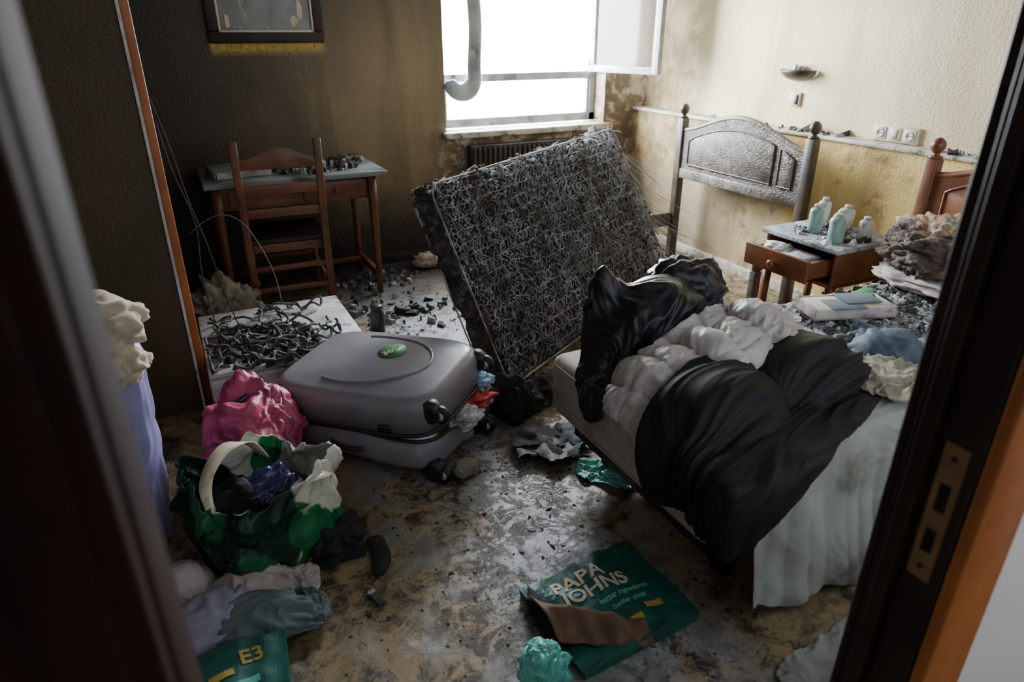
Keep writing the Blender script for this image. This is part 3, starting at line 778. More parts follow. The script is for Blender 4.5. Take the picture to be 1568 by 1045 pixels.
can('medicine_bottle',3.10,2.33,.602,.040,.11,M['glass_can'],(.0,.12,0))
can('medicine_bottle',2.99,2.27,.6,.036,.11,M['glass_can'])
can('medicine_bottle',3.03,2.15,.6,.034,.10,M['glass_can'])
debris('nightstand_debris',[(2.98,2.3,.2,.2,1)],160,[M['char'],M['ashgrey'],M['white']],lambda x,y:.6,.004,.026,7,.02)

# ------------------------------------------------------------------ bed
bed=root('single_bed')
MY0,MY1,MX0=1.04,1.90,1.10
boxes('frame',[((1.20,1.09,.14),(3.2,1.12,.26)),((1.20,1.84,.14),(3.2,1.87,.26)),((1.20,1.09,.14),(1.23,1.87,.26))]+[((1.3+.2*i,1.11,.24),(1.37+.2*i,1.85,.26)) for i in range(9)],M['wood_dk'],bed,.003)
boxes('legs',[((1.30,1.15,0),(1.35,1.20,.14)),((1.30,1.78,0),(1.35,1.83,.14)),((3.1,1.15,0),(3.15,1.20,.14)),((3.1,1.78,0),(3.15,1.83,.14))],M['wood_dk'],bed,.003)
o=box('mattress',((MX0+3.19)/2,(MY0+MY1)/2,.38),(3.19-MX0,MY1-MY0,.235),M['matt_w'],bed,.04,seg=4)
tube('mattress_piping',[[(MX0+.004,MY0+.04,z),(MX0+.004,MY1-.04,z),(MX0+.04,MY1-.004,z),(3.1,MY1-.004,z)] for z in(.30,.465)],.006,M['matt_w'],bed,2)
V=[];n,m=160,80
for i in range(n+1):
    for j in range(m+1):
        x=MX0+.05+(3.14-MX0)*i/n*.985; y=MY0+.03+(MY1-MY0-.06)*j/m
        z=.499+.014*noise.noise(Vector((x*9,y*9,2)))+.014*abs(noise.noise(Vector((x*25,y*25,5))))+.008*noise.noise(Vector((x*50,y*50,5)))
        e=min(i,n-i,j*2,(m-j)*2); z-=.014*max(0,1-e/4)
        V.append((x,y,z))
F=[(i*(m+1)+j,i*(m+1)+j+1,(i+1)*(m+1)+j+1,(i+1)*(m+1)+j) for i in range(n) for j in range(m)]
mk('ash_layer',V,F,M['bedtop'],bed,True)
BED=Bx((MX0-.01,MY0-.01,.0),(3.2,MY1+.01,.50))
debris('bed_debris',[(2.5,1.68,.45,.2,1),(2.4,1.5,.3,.3,.7),(2.85,1.70,.25,.15,.5)],420,[M['char'],M['ashgrey'],M['white'],M['paperb']],lambda x,y:.508,.004,.026,9,.018)
tube('burnt_cord',[[(2.3+.05*math.sin(k*.9+j*2)+.03*k*(1 if j else .8),1.80-.02*k+.04*math.cos(k*.8+j),.525) for k in range(12)] for j in range(4)],.004,M['cabledk'],None,1,True)
ni,nj=420,120; P=np.zeros((ni,nj,3)); X0,X1=1.24,2.95
for i in range(ni):
    u=i/(ni-1); x=X0+(X1-X0)*u
    fd=(abs(noise.noise(Vector((x*5.5,0.0,3.1))))*2.1+.5*abs(noise.noise(Vector((x*14,0,8)))) )
    hem=.02+.10*max(0,noise.noise(Vector((x*3.1,2,2))))+.10*max(0,1-(x-X0)/.12)
    for j in range(nj):
        v=j/(nj-1); s=v*1.0
        top=.36; cor=.07; drop=1-top-cor
        if s<top:
            y=1.38-(1.38-(MY0+.02))*s/top; z=.522+.012*noise.noise(Vector((x*8,y*8,1)))+.012*(.5-abs(noise.noise(Vector((x*5+y*3,y*9,7))))*2); dx=0
        elif s<top+cor:
            a=(s-top)/cor*math.pi/2; y=MY0+.02-.035*math.sin(a); z=.522-.035*(1-math.cos(a))+.006*noise.noise(Vector((x*8,y*8,1))); dx=0
        else:
            f=(s-top-cor)/drop; z=.487-(.487-hem)*f; 
            w=.06+.94*f**.8
            fl=.065*f**1.2+fd*.060*w
            fl+=.014*noise.noise(Vector((x*6,z*5,4)))*min(1,f*3)
            y=MY0-.015-fl; dx=.06*f*noise.noise(Vector((x*2.2,5,z*1.5)))+.03*f*math.sin(x*9)
        P[i,j]=(x+dx,y,max(z,.008))
def smask(u,v): return v>.04+.06*abs(noise.noise(Vector((u*8,0,2)))) 
P=wrinkle(P,(.007,13,3.2),3.0,.35,.4,.12)
P[...,2]=np.maximum(P[...,2],.006)
grid_obj('bed_sheet',P,M['sheet'],.002,smask,bed)

# clothes heap
H1=El((1.40,1.70,.46),(.25,.17,.32)); PK=El((1.22,1.77,.5),(.045,.045,.34))
cloth('black_jacket',[(1.06,1.36),(1.72,1.44),(1.85,1.90),(1.08,1.92)],64,52,.90,M['nylon'],[BED,H1,PK,Fl()],rest=1.18,steps=70,nz=.06,nf=7,seed=9,fric=.96,thick=.006,bend=.08,t=.012,up=3,sm=1,mask=blobmask(3.3,.05),wr=(.016,8,4))
cloth('puffer_jacket',rq(1.41,1.43,.70,.38,.24),46,34,.90,M['puffer'],[BED,El((1.42,1.66,.46),(.30,.20,.28)),El((1.22,1.42,.46),(.13,.14,.17)),El((1.38,1.40,.46),(.10,.14,.21)),El((1.62,1.46,.48),(.16,.14,.22)),Fl()],rest=1.20,steps=60,nz=.10,nf=5,seed=21,fric=.97,thick=.008,bend=.2,t=.024,up=4,sm=1,quilt=(7,2,.030),mask=blobmask(8.1,.07),wr=(.009,9,9))
BC=Bx((MX0-.01,.975,.0),(3.2,MY1+.01,.51))
cloth('black_coat',[(.86,1.24),(1.04,.82),(1.98,1.14),(1.70,1.48)],64,70,.82,M['coat'],[BC,El((1.28,1.28,.44),(.24,.18,.20)),El((1.68,1.30,.46),(.24,.15,.18)),Fl()],rest=1.08,steps=100,its=10,nz=.04,nf=5,seed=5,fric=.94,thick=.006,bend=.05,t=.034,up=3,sm=4,mask=blobmask(5.5,.10),wr=(.018,6.5,1.6),wo=(.35,.45,.15))
o=blob('jacket_hood',(1.58,1.78,.69),(.17,.12,.13),M['nylon'],None,6,.14,1.4,5,False,octs=4,dec=.5)
cloth('denim_jeans',rq(2.12,1.32,.42,.32,.3),40,34,.62,M['denim'],[BED,El((2.12,1.32,.48),(.12,.09,.10)),Fl()],rest=1.35,steps=45,nz=.08,nf=12,seed=31,fric=.97,thick=.006,t=.025,bend=.06,mask=blobmask(2.2),wr=(.018,6,5))
cloth('khaki_garment',rq(1.90,1.15,.26,.17,.5),34,28,.60,M['khaki'],[BED,Fl()],rest=1.35,steps=45,nz=.07,nf=14,seed=37,fric=.97,thick=.005,t=.055,bend=.06,mask=blobmask(7.2),wr=(.014,5,4))
cb=root('cardboard_box',(2.32,1.66,.52),(0,0,-.35))
boxes('tray',[((-.17,-.08,0),(.17,.08,.008)),((-.17,-.08,0),(-.164,.08,.045)),((.164,-.08,0),(.17,.08,.045)),((-.17,-.08,0),(.17,-.074,.045)),((-.17,.074,0),(.17,.08,.045))],M['pinkwhite'],cb,.001)
boxes('lid_flap',[((-.16,-.075,.040),(.12,.06,.046))],M['creamcloth'],cb,.001)
boxes('papers',[((-.10,-.09,.047),(.04,.02,.05)),((-.02,-.04,.05),(.13,.07,.054))],M['greyblue'],cb,.001)
pk=root('candy_packet',(2.52,1.74,.525),(0,0,.2)); box('wrapper',(0,0,.01),(.16,.06,.02),M['sticker'],pk,.008); box('seal_1',(-.085,0,.008),(.012,.06,.004),M['cream'],pk,.001); box('seal_2',(.085,0,.008),(.012,.06,.004),M['cream'],pk,.001)
for i,(x,y,a,mt) in enumerate([(2.72,1.50,.4,'greyblue'),(2.80,1.42,1.2,'white'),(2.66,1.40,.1,'denim')]):
    e=root('small_carton',(x,y,.515),(0,0,a)); boxes('carton',[((-.05,-.035,0),(.05,.035,.03))],M[mt],e,.003); boxes('flap',[((.05,-.035,.02),(.075,.035,.023))],M['white'],e,.001)
bp_=root('burnt_pillow',(2.97,1.72,.60))
blob('foam',(0,.0,.06),(.20,.23,.155),[M['foam'],M['foamtop']],bp_,14,.16,1.6,6,True,octs=5,dec=.6,matfn=lambda c:1 if c.z>.115+.05*noise.noise(c*14) else 0)
blob('cover',(-.04,-.04,-.05),(.20,.27,.045),M['pinkwhite'],bp_,15,.12,2,5,True)

# ------------------------------------------------------------------ suitcase
ang=math.radians(-50)
sc=root('suitcase',(.61,2.40,0),(0,0,ang))
def shell(name,lx,ly,z0,z1,rc,mat,parent,top=True,dome=.02,tilt=0):
    n=64; V=[];F=[]
    def ring(sx,sy,z,r):
        out=[]
        for k in range(n):
            a=2*math.pi*k/n; c,s=math.cos(a),math.sin(a)
            e=2/5.0
            out.append((sx*math.copysign(abs(c)**e,c),sy*math.copysign(abs(s)**e,s),z))
        return out
    h=z1-z0; rings=[(0,0),(0,h-rc)]
    for k in range(1,9):
        a=k/8*math.pi/2; rings.append((rc*(1-math.cos(a)),h-rc+rc*math.sin(a)))
    for inset,z in rings:
        for p in ring(lx-inset,ly-inset,0,0):
            V.append((p[0],p[1],(z0+z) if top else (z1-z)))
    for sc_ in (.85,.7,.55,.4,.2):
        zz=h+dome*(1-sc_**2)
        for p in ring((lx-rc)*sc_,(ly-rc)*sc_,0,0): V.append((p[0],p[1],(z0+zz) if top else (z1-zz)))
    V.append((0,0,(z0+h+dome) if top else (z1-h-dome)))
    R=len(rings)+5
    for r_ in range(R-1):
        for k in range(n):
            F.append((r_*n+k,r_*n+(k+1)%n,(r_+1)*n+(k+1)%n,(r_+1)*n+k))
    for k in range(n): F.append(((R-1)*n+k,(R-1)*n+(k+1)%n,R*n))
    o=mk(name,V,F,mat,parent,True); so=o.modifiers.new('s','SOLIDIFY'); so.thickness=.004; so.offset=-1
    return o
shell('bottom_shell',.36,.25,.04,.185,.04,M['plastic_case'],sc,False,.0)
lid=root('lid',(0,-.0,.205),(math.radians(5),math.radians(-5),0)); lid.parent=sc
shell('lid_shell',.37,.26,.0,.15,.045,M['plastic_case'],lid,True,.022)
tube('lid_zip_band',[[(.372*math.copysign(abs(math.cos(a))**.4,math.cos(a)),.262*math.copysign(abs(math.sin(a))**.4,math.sin(a)),.004) for a in np.linspace(0,2*math.pi,65)]],.008,M['rubber'],lid)
tube('case_zip_band',[[(.362*math.copysign(abs(math.cos(a))**.4,math.cos(a)),.252*math.copysign(abs(math.sin(a))**.4,math.sin(a)),.182) for a in np.linspace(0,2*math.pi,65)]],.007,M['rubber'],sc)
def lz(x,y):
    s=max(abs(x)/.32,abs(y)/.21); return .15+.022*(1-min(1,s)**2)
for k,(rx,ry) in enumerate([(.285,.18)]):
    pts=[(rx*math.cos(a)-.04,ry*math.sin(a),lz(rx*math.cos(a)-.04,ry*math.sin(a))+.001) for a in np.linspace(-1.9,1.9,50)]
    tube('lid_rib_%d'%(k+1),[pts],.006,M['plastic_case'],lid,3)
lathe('round_sticker',[(.058,0),(.058,.0012),(.0,.0013)],(.05,.05,.1725),M['sticker'],lid,32)
def text(name,s,size,loc,mat,parent,rot=(0,0,0),ext=.0006):
    cu=bpy.data.curves.new(name,'FONT'); cu.body=s; cu.size=size; cu.extrude=ext; cu.align_x='CENTER'; cu.align_y='CENTER'; cu.offset=size*.02
    t=bpy.data.objects.new(name,cu); C.objects.link(t); bpy.context.view_layer.update()
    me=bpy.data.meshes.new_from_object(t.evaluated_get(bpy.context.evaluated_depsgraph_get())); bpy.data.objects.remove(t)
    o=bpy.data.objects.new(name,me); C.objects.link(o); me.materials.clear(); me.materials.append(mat); o.location=loc; o.rotation_euler=rot; o.parent=parent; return o
text('sticker_text','360°',.045,(.05,.05,.1745),M['cream'],lid,(0,0,math.radians(60)))
def wheel(x,y,z,par,k):
    lathe('wheel_housing_%d'%k,[(.024,-.026),(.044,-.020),(.046,.0),(.044,.020),(.024,.026)],(x-.012,y,z+.006),M['rubber'],par,18,(math.pi/2,0,0))
    lathe('wheel_%d'%k,[(.014,-.015),(.032,-.013),(.034,0),(.032,.013),(.014,.015)],(x+.028,y,z-.003),M['rubber'],par,22,(math.pi/2,0,0))
    for s in(-1,1): lathe('hub_%d%s'%(k,'a' if s<0 else 'b'),[(.018,-.001),(.018,.001),(.002,.002)],(x+.028,y+s*.0155,z-.003),M['hub'],par,14,(math.pi/2*(1 if s<0 else -1),0,0))
wheel(.35,-.19,.040,sc,1); wheel(.35,.19,.040,sc,2)
wheel(.36,-.19,.08,lid,3); wheel(.36,.19,.08,lid,4)
wheel(-.35,-.20,.040,sc,5); wheel(-.35,.20,.040,sc,6)
for i,x in enumerate((-.22,.18)):
    box('latch_%d'%(i+1),(x,-.266,.03),(.05,.014,.035),M['rubber'],lid,.006)
tube('side_handle',[[(-.07,-.258,.11),(-.065,-.28,.11),(.065,-.28,.11),(.07,-.258,.11)]],.008,M['rubber'],sc,2,True)
for k,(x,y,z,s,mt,sd) in enumerate([(.34,.10,.21,(.08,.10,.035),'red',1),(.37,.0,.195,(.06,.09,.03),'white',2),(.32,.18,.245,(.08,.07,.03),'blue',3),(.36,.13,.16,(.05,.10,.04),'navy',4)]):
    blob('spilled_clothes_%d'%(k+1),(x,y,z),s,M[mt],sc,sd,.35,1.5,5,False,octs=4)
blob('dark_garment',(1.16,2.30,.08),(.10,.09,.10),M['sock_m'],None,23,.3,1.5,5)

# ------------------------------------------------------------------ white cabinet lying + cables
wb=root('white_cabinet',(0,0,0))
boxes('body',[((-.02,2.86,.0),(.70,3.62,.18))],M['white'],wb,.012)
boxes('door_panel',[((-.018,2.87,.182),(.698,3.61,.205))],M['white'],wb,.006)
boxes('handle_recess',[((.25,3.50,.204),(.45,3.52,.209))],M['frame'],wb,.002)
L_=[];rnd=random.Random(12)
for k in range(40):
    x,y=rnd.uniform(.05,.50),rnd.uniform(2.90,3.40); pts=[]; a=rnd.random()*6.28; 
    for q in range(12):
        a+=rnd.uniform(-.9,1.1); x+=.035*math.cos(a); y+=.035*math.sin(a); x=min(max(x,.0),.60); y=min(max(y,2.84),3.5)
        pts.append((x,y,.213+rnd.random()*.05))
    L_.append(pts)
tube('charred_cables',L_,.0065,M['cable'],None,1,True)
debris('cabinet_debris',[(.25,3.1,.24,.24,1)],500,[M['char'],M['cable'],M['paperb'],M['ashgrey']],lambda x,y:.205,.006,.035,19,.03)
hw=[[(-.02,3.2,1.30),(.02,3.22,1.1),(.04,3.25,.9),(.10,3.3,.6),(.12,3.3,.4),(.16,3.3,.24)],[(-.03,3.25,2.4),(-.02,3.22,1.8),(-.03,3.2,1.30)],[(-.02,3.2,1.28),(-.01,3.22,1.05),(.07,3.35,.75),(.03,3.3,.5),(.06,3.35,.24)],
    [(.03,3.7,.62),(.15,3.68,.72),(.28,3.65,.68),(.36,3.62,.50),(.40,3.58,.35),(.40,3.55,.24)]]
tube('hanging_cable',hw[:3],.003,M['cabledk'],None,2,True)
tube('thin_white_cable',[hw[3]],.0025,M['wirew'],None,2,True)
blob('rubbish_bag',(.13,3.86,.13),(.17,.15,.17),M['khaki'],None,41,.35,1.6,5,octs=5,dec=.5)
bo=root('dark_thermos',(.88,3.45,0),(0,0,0))
lathe('body',[(.034,0),(.040,.01),(.040,.12),(.030,.135),(.030,.14)],(0,0,0),M['rubber'],bo,20); lathe('lid',[(.032,0),(.032,.025),(.02,.03)],(0,0,.14),M['rubber'],bo,20)

# ------------------------------------------------------------------ pink bag
pb=root('pink_backpack',(.10,2.36,.0))
blob('body',(0,0,.165),(.17,.205,.19),M['pink'],pb,8,.22,1.2,6,octs=4,dec=.5)
tube('shoulder_strap',[[(-.10,-.05,.30),(-.02,-.02,.345),(.07,.05,.34),(.12,.14,.28),(.15,.17,.20)]],.012,M['navy'],pb,3,True)
tube('zip',[[(.05,-.18,.20),(.10,-.08,.30),(.12,.05,.32),(.10,.16,.27)]],.004,M['creamcloth'],pb,2,True)
# ------------------------------------------------------------------ shopping bag
sb=root('shopping_bag',(.07,1.92,.0),(0,0,.35))
V=[];F=[];n=160;K=50
for k in range(K):
    t=k/(K-1)
    for i in range(n):
        a=2*math.pi*i/n; c,s=math.cos(a),math.sin(a)
        e=.62; x=math.copysign(abs(c)**e,c); y=math.copysign(abs(s)**e,s)
        if t<.85: z=.30*(t/.85); w=1.0+.14*math.sin(t/.85*2.4)
        else: z=.30+.02*math.sin((t-.85)/.15*math.pi)-.07*((t-.85)/.15)**1.5; w=(1.0+.14*math.sin(2.4))+.07*((t-.85)/.15)
        q=Vector((c*1.6,s*1.6,z*5)); cr=(abs(noise.noise(q*1.2))*2.2-.5)+(abs(noise.noise(q*2.6))*2-.5)*.5+(abs(noise.noise(q*6))*2-.5)*.25
        w*=1+.15*cr*(.3+t); z=z*(1+.28*noise.noise(Vector((c*1.1,s*1.1,5)))+.12*noise.noise(Vector((c*3,s*3,9))))
        V.append((.185*x*w,.155*y*w,max(z,.003)))
for k in range(K-1):
    for i in range(n): F.append((k*n+i,k*n+(i+1)%n,(k+1)*n+(i+1)%n,(k+1)*n+i))
F.append(tuple(range(n)))
o=mk('bag_skin',V,F,M['bag'],sb,True); so=o.modifiers.new('s','SOLIDIFY'); so.thickness=.002
blob('navy_package',(.02,.0,.21),(.10,.08,.07),M['navy'],sb,2,.25,1.5,5,False)
blob('dark_contents',(-.06,.02,.15),(.12,.12,.10),M['sock_m'],sb,3,.3,1.5,5,False)
blob('white_contents',(.09,-.05,.16),(.07,.07,.06),M['white'],sb,4,.3,1.5,5,False)
def strap(name,pts,w,mat,parent):
    P=[Vector(p) for p in pts]; Q=[]
    for i in range(len(P)-1):
        p0=P[max(i-1,0)];p1=P[i];p2=P[i+1];p3=P[min(i+2,len(P)-1)]
        for k in range(6):
            t=k/6; Q.append(.5*((2*p1)+(-p0+p2)*t+(2*p0-5*p1+4*p2-p3)*t*t+(-p0+3*p1-3*p2+p3)*t**3))
    Q.append(P[-1]); V=[]
    for i,q in enumerate(Q):
        d=(Q[min(i+1,len(Q)-1)]-Q[max(i-1,0)]).normalized(); s=d.cross(Vector((.3,.2,1))).normalized()
        s=(s+Vector((0,0,.5*math.sin(i*.4)))).normalized()
        V+=[q-s*w/2,q+s*w/2]
    o=mk(name,V,[(2*i,2*i+1,2*i+3,2*i+2) for i in range(len(Q)-1)],mat,parent,True); o.modifiers.new('s','SOLIDIFY').thickness=.003
strap('handle_1',[(-.17,-.03,.24),(-.15,.02,.33),(-.06,.08,.37),(.03,.11,.34),(.08,.12,.26)],.04,M['cream'],sb)
strap('handle_2',[(-.02,-.17,.24),(.06,-.18,.31),(.14,-.16,.30),(.19,-.08,.24)],.04,M['bag'],sb)
blob('dark_bin_bag',(.25,1.82,.035),(.10,.09,.05),M['sock_m'],None,29,.35,1.5,5)

# ------------------------------------------------------------------ lavender roll with cream cloth
lv=root('rolled_duvet',(-.34,2.14,0))
V=[];F=[];n=64;K=60
for k in range(K):
    t=k/(K-1); z=.74*t
    for i in range(n):
        a=2*math.pi*i/n
        r=.135*(1-.22*t)*(1+.05*math.sin(3*a+t*3)+.10*noise.noise(Vector((math.cos(a)*1.5,math.sin(a)*1.5,z*3)))+.07*(abs(noise.noise(Vector((math.cos(a)*2.4,math.sin(a)*2.4,z*7))))*2-.5))
        if t>.93: r*=1-(t-.93)*8
        V.append((r*math.cos(a)+.06*(t)**1.2,r*math.sin(a),z+.001))
for k in range(K-1):
    for i in range(n): F.append((k*n+i,k*n+(i+1)%n,(k+1)*n+(i+1)%n,(k+1)*n+i))
F.append(tuple(range(n))); F.append(tuple((K-1)*n+i for i in range(n)))
mk('roll',V,F,M['lav'],lv,True)
blob('cream_top',(.07,-.0,.77),(.12,.12,.085),M['creamcloth'],lv,5,.20,1.1,5,False,octs=2)
blob('cream_fold',(.08,-.03,.66),(.10,.10,.06),M['creamcloth'],lv,9,.22,1.2,5,False,octs=2)

# ------------------------------------------------------------------ clothes bottom-left, box
cloth('pale_shirt',rq(-.0,1.70,.32,.20,.1),44,34,.14,M['pinkwhite'],[El((-.03,1.70,.0),(.12,.08,.07)),Fl()],rest=1.35,steps=45,nz=.07,nf=12,seed=51,fric=.97,thick=.004,t=.012,bend=.05,mask=blobmask(1.2),wr=(.018,6,5))
cloth('lilac_shirt',rq(-.12,1.60,.24,.16,-.3),40,32,.20,M['lilac'],[El((-.12,1.60,.0),(.12,.10,.10)),Fl()],rest=1.35,steps=45,nz=.07,nf=12,seed=57,fric=.97,thick=.004,t=.02,bend=.05,mask=blobmask(2.9),wr=(.018,6,5))
cloth('grey_trousers',rq(.0,1.56,.30,.14,-.1),46,30,.20,M['greyblue'],[El((-.03,1.56,.0),(.14,.07,.08)),Fl()],rest=1.35,steps=45,nz=.07,nf=12,seed=61,fric=.97,thick=.004,t=.03,bend=.05,mask=blobmask(4.9),wr=(.018,6,4))
cloth('white_vest',rq(-.2,1.80,.18,.16,.4),34,30,.18,M['pinkwhite'],[El((-.2,1.80,.0),(.08,.07,.10)),Fl()],rest=1.35,steps=45,nz=.07,nf=12,seed=63,fric=.97,thick=.004,t=.012,bend=.05,mask=blobmask(6.9),wr=(.014,5,5))
cloth('grey_towel',rq(1.36,.72,.36,.22,.1),40,28,.06,M['sheet'],[Fl()],rest=1.25,steps=40,nz=.05,nf=9,seed=83,fric=.97,thick=.004,t=.008,bend=.05,mask=blobmask(3.9),wr=(.014,5,4))
def cardbox(name,loc,rz,lx,ly,h,crush,seed,parts):
    r=root(name,loc,(0,0,rz)); n,m=26,20
    V=[];F=[]
    def top(x,y): 
        e=.012*noise.noise(Vector((x*7,y*7,seed)))+.006*noise.noise(Vector((x*18,y*18,seed)))
        return h+crush*(e*2)-crush*.02*max(0,-x/lx*2)
    for i in range(n+1):
        for j in range(m+1):
            x=-lx/2+lx*i/n; y=-ly/2+ly*j/m; V.append((x,y,top(x,y)))
    K=len(V)
    for i in range(n+1):
        for j in range(m+1):
            x=-lx/2+lx*i/n; y=-ly/2+ly*j/m; V.append((x*.985,y*.985,.001))
    for i in range(n):
        for j in range(m):
            a=i*(m+1)+j; F.append((a,a+1,a+m+2,a+m+1)); a+=K; F.append((a,a+1,a+m+2,a+m+1))
    for i in range(n):
        for j in(0,m):
            a=i*(m+1)+j; F.append((a,a+m+1,K+a+m+1,K+a))
    for j in range(m):
        for i in(0,n):
            a=i*(m+1)+j; F.append((a,a+1,K+a+1,K+a))
    mk('carton',V,F,M['green'],r); return r,top
pz,tf=cardbox('pizza_box',(.91,1.20,.0),.06,.40,.34,.045,1,3,0)
def tx(par,tf,name,s,size,x,y,mat,rz=0,ext=.0008):
    o=text(name,s,size,(x,y,0),mat,par,(0,0,rz),ext)
    bm=bmesh.new(); bm.from_mesh(o.data); bmesh.ops.subdivide_edges(bm,edges=[e for e in bm.edges if e.calc_length()>.01],cuts=2)
    c,s_=math.cos(rz),math.sin(rz)
    for v in bm.verts:
        X=x+v.co.x*c-v.co.y*s_; Y=y+v.co.x*s_+v.co.y*c; v.co.z+=tf(X,Y)+.0022
    bm.to_mesh(o.data); bm.free()
tx(pz,tf,'print_1','PAPA',.072,-.035,.105,M['cream'],-.12); tx(pz,tf,'print_2','JOHNS',.068,-.01,.045,M['cream'],-.12)
tx(pz,tf,'print_3','better ingredients',.022,.05,-.01,M['teal'],-.12); tx(pz,tf,'print_4','better pizza',.022,.05,-.04,M['teal'],-.12)
def label(par,tf,name,x,y,lx,ly,mat,rz):
    V=[];c,s=math.cos(rz),math.sin(rz); n=6
    for i in range(n+1):
        for j in range(3):
            a=-lx/2+lx*i/n; b_=-ly/2+ly*j/2; X=x+a*c-b_*s; Y=y+a*s+b_*c; V.append((X,Y,tf(X,Y)+.003))
    mk(name,V,[(i*3+j,i*3+j+1,i*3+3+j+1,i*3+3+j) for i in range(n) for j in range(2)],mat,par)
label(pz,tf,'label_1',.10,-.085,.06,.022,M['yel'],-.12); label(pz,tf,'label_2',.02,-.105,.05,.02,M['yel'],-.12)
V=[];F=[];n,m=30,16
for i in range(n+1):
    for j in range(m+1):
        u=i/n; v=j/m
        x=-.215+.235*u; y=.02-.16*u+ (v-.5)*.17*(1-.35*u)+.012*noise.noise(Vector((u*9,v*2,6)))
        z=.052+.045*math.sin(v*math.pi)**1.5+.03*noise.noise(Vector((u*5,v*3,1)))-.03*u
        V.append((x,y,max(z,.004)))
F=[(i*(m+1)+j,i*(m+1)+j+1,(i+1)*(m+1)+j+1,(i+1)*(m+1)+j) for i in range(n) for j in range(m)]
o=mk('torn_flap',V,F,M['brownc'],pz,True); o.modifiers.new('s','SOLIDIFY').thickness=.003
blob('burnt_edge',(-.19,.03,.03),(.03,.10,.03),M['sock_m'],pz,4,.4,2,4)
pb2,tf2=cardbox('food_carton',(-.08,1.36,.0),-.1,.23,.22,.10,1,8,0)
tx(pb2,tf2,'print','E3',.06,0.03,.05,M['yel'],.2); label(pb2,tf2,'label_1',-.04,.0,.06,.025,M['yel'],.2); label(pb2,tf2,'label_2',.02,-.04,.06,.02,M['teal'],.2)

# ------------------------------------------------------------------ teal bags
tb=root('teal_plastic_bag',(.63,1.08,0))
blob('bag',(0,0,.044),(.066,.064,.060),M['teal'],tb,27,.16,1.1,6,True,octs=3,dec=.45)
for k,(x,y,z,r) in enumerate([(.012,.0,.092,.026),(-.02,.015,.088,.02),(.0,-.02,.088,.018)]): blob('knot_%d'%(k+1),(x,y,z),(r,r*.7,r*.8),M['teal'],tb,20+k,.4,1.3,4,False)
cloth('teal_plastic_bag',rq(1.27,1.75,.20,.13,-.9),34,26,.06,M['teal'],[Fl()],rest=1.3,steps=40,nz=.05,nf=12,seed=71,fric=.97,thick=.002,t=.01,bend=.05,mask=blobmask(9.9),wr=(.018,5,4))
so_=root('black_sock',(.36,1.70,0),(0,0,0))
V=[];F=[];n=20;path=[(.02,.10),(.02,.06),(.02,.02),(.015,-.02),(.0,-.06),(-.02,-.085)]
K=len(path)
for k,(x,y) in enumerate(path):
    w=[.028,.03,.030,.032,.028,.012][k]
    for i in range(n):
        a=2*math.pi*i/n; V.append((x+w*math.cos(a),y+.002*math.sin(3*a),.012+.012*math.sin(a)))
for k in range(K-1):
    for i in range(n): F.append((k*n+i,k*n+(i+1)%n,(k+1)*n+(i+1)%n,(k+1)*n+i))
F.append(tuple(range(n))); F.append(tuple((K-1)*n+i for i in range(n)))
o=mk('sock_body',V,F,M['sock_m'],so_,True); m_=o.modifiers.new('s','SUBSURF'); m_.levels=m_.render_levels=2
li=root('cigarette_lighter',(.315,1.53,0),(0,0,.25)); box('lighter_body',(0,0,.007),(.024,.055,.012),M['denim'],li,.004); box('lighter_head',(0,.035,.007),(.022,.016,.011),M['frame'],li,.002)
sl=root('grey_slipper',(.80,2.00,0),(0,0,.3))
blob('upper',(0,0,.026),(.055,.040,.034),M['khaki'],sl,33,.15,1.5,4); box('sole',(-.005,0,.006),(.11,.07,.010),M['rubber'],sl,.005)
bpz=root('burnt_papers',(1.20,2.02,0))
rnd=random.Random(5)
for k in range(14):
    n,m=12,9; V=[]; a=rnd.uniform(-.8,.8); ox,oy=rnd.uniform(-.13,.13),rnd.uniform(-.10,.10); lx,ly=rnd.uniform(.10,.22),rnd.uniform(.06,.14)
    for i in range(n+1):
        for j in range(m+1):
            x=(i/n-.5)*lx; y=(j/m-.5)*ly; z=.004+k*.003+.045*max(0,noise.noise(Vector((x*12,y*12,k))))
            if i in(0,n) or j in(0,m): x*=rnd.uniform(.78,1.02); y*=rnd.uniform(.78,1.02)
            V.append((ox+x*math.cos(a)-y*math.sin(a),oy+x*math.sin(a)+y*math.cos(a),z))
    F=[(i*(m+1)+j,i*(m+1)+j+1,(i+1)*(m+1)+j+1,(i+1)*(m+1)+j) for i in range(n) for j in range(m)]
    o=mk('sheet_%d'%(k+1),V,F,M[['paperb','char','char','greyblue'][k%4]],bpz); o.modifiers.new('s','SOLIDIFY').thickness=.001

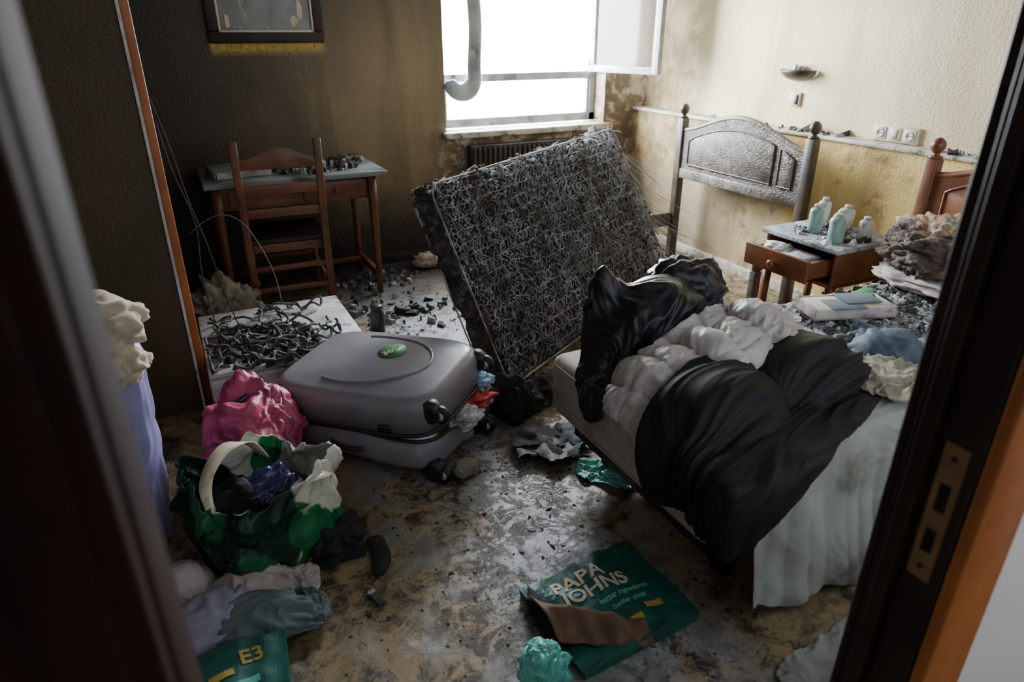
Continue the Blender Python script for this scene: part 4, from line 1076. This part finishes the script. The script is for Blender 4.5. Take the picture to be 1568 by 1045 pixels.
debris('floor_ash_debris',[(1.3,2.45,.35,.3,1.3),(1.0,3.5,.45,.5,2.2),(1.2,4.2,.5,.3,1.5),(.9,2.0,.5,.4,.9),(1.2,1.95,.25,.2,.6),(.5,1.6,.5,.5,.8),(1.5,3.0,.4,.5,1),(.1,1.75,.3,.3,.4),(1.1,1.5,.6,.6,.5),(2.0,2.5,.8,.3,1),(2.6,2.9,.6,.6,.8),(.9,1.3,1.,.5,.4)],700,[M['char'],M['char'],M['paperb']],lambda x,y:.0,.0010,.009,77,.004,9)
debris('floor_ash_lumps',[(1.1,3.7,.4,.4,1),(1.35,2.5,.2,.15,.7),(.55,3.85,.5,.3,.6),(1.15,4.3,.3,.2,.8)],110,[M['char'],M['paperb'],M['ashgrey']],lambda x,y:.0,.008,.035,78,.03)
blob('white_rag',(1.52,4.42,.05),(.09,.06,.06),M['creamcloth'],None,61,.35,1.5,4)

# ------------------------------------------------------------------ light
w=bpy.data.worlds.new('overcast_sky'); bpy.context.scene.world=w; w.use_nodes=True
bg=w.node_tree.nodes['Background']; bg.inputs[0].default_value=(.90,.95,1,1); bg.inputs[1].default_value=95
pl=bpy.data.lights.new('window_portal','AREA'); pl.shape='RECTANGLE'; pl.size=WX1-WX0; pl.size_y=WZ1-WZ0
pl.cycles.is_portal=True
po=bpy.data.objects.new('window_portal',pl); C.objects.link(po); po.location=((WX0+WX1)/2,4.93,(WZ0+WZ1)/2); po.rotation_euler=(math.radians(-90),0,0)
cl=bpy.data.lights.new('corridor_lamp','AREA'); cl.size=.4; cl.energy=10; cl.color=(1,.97,.93)
co=bpy.data.objects.new('corridor_lamp',cl); C.objects.link(co); co.location=(1.9,-.45,1.5)
co.rotation_euler=(Vector((1.2,.4,.7))-co.location).to_track_quat('-Z','Y').to_euler()

cd=bpy.data.cameras.new('camera'); cam=bpy.data.objects.new('camera',cd); C.objects.link(cam)
cd.sensor_width=36; cd.lens=1035/1568*36; cd.clip_start=.02
cam.location=(0,0,1.55); cam.rotation_euler=(math.radians(90-24.7),0,math.radians(-26.5))
cd.dof.use_dof=True; cd.dof.focus_distance=2.5; cd.dof.aperture_fstop=2.8
bpy.context.scene.camera=cam
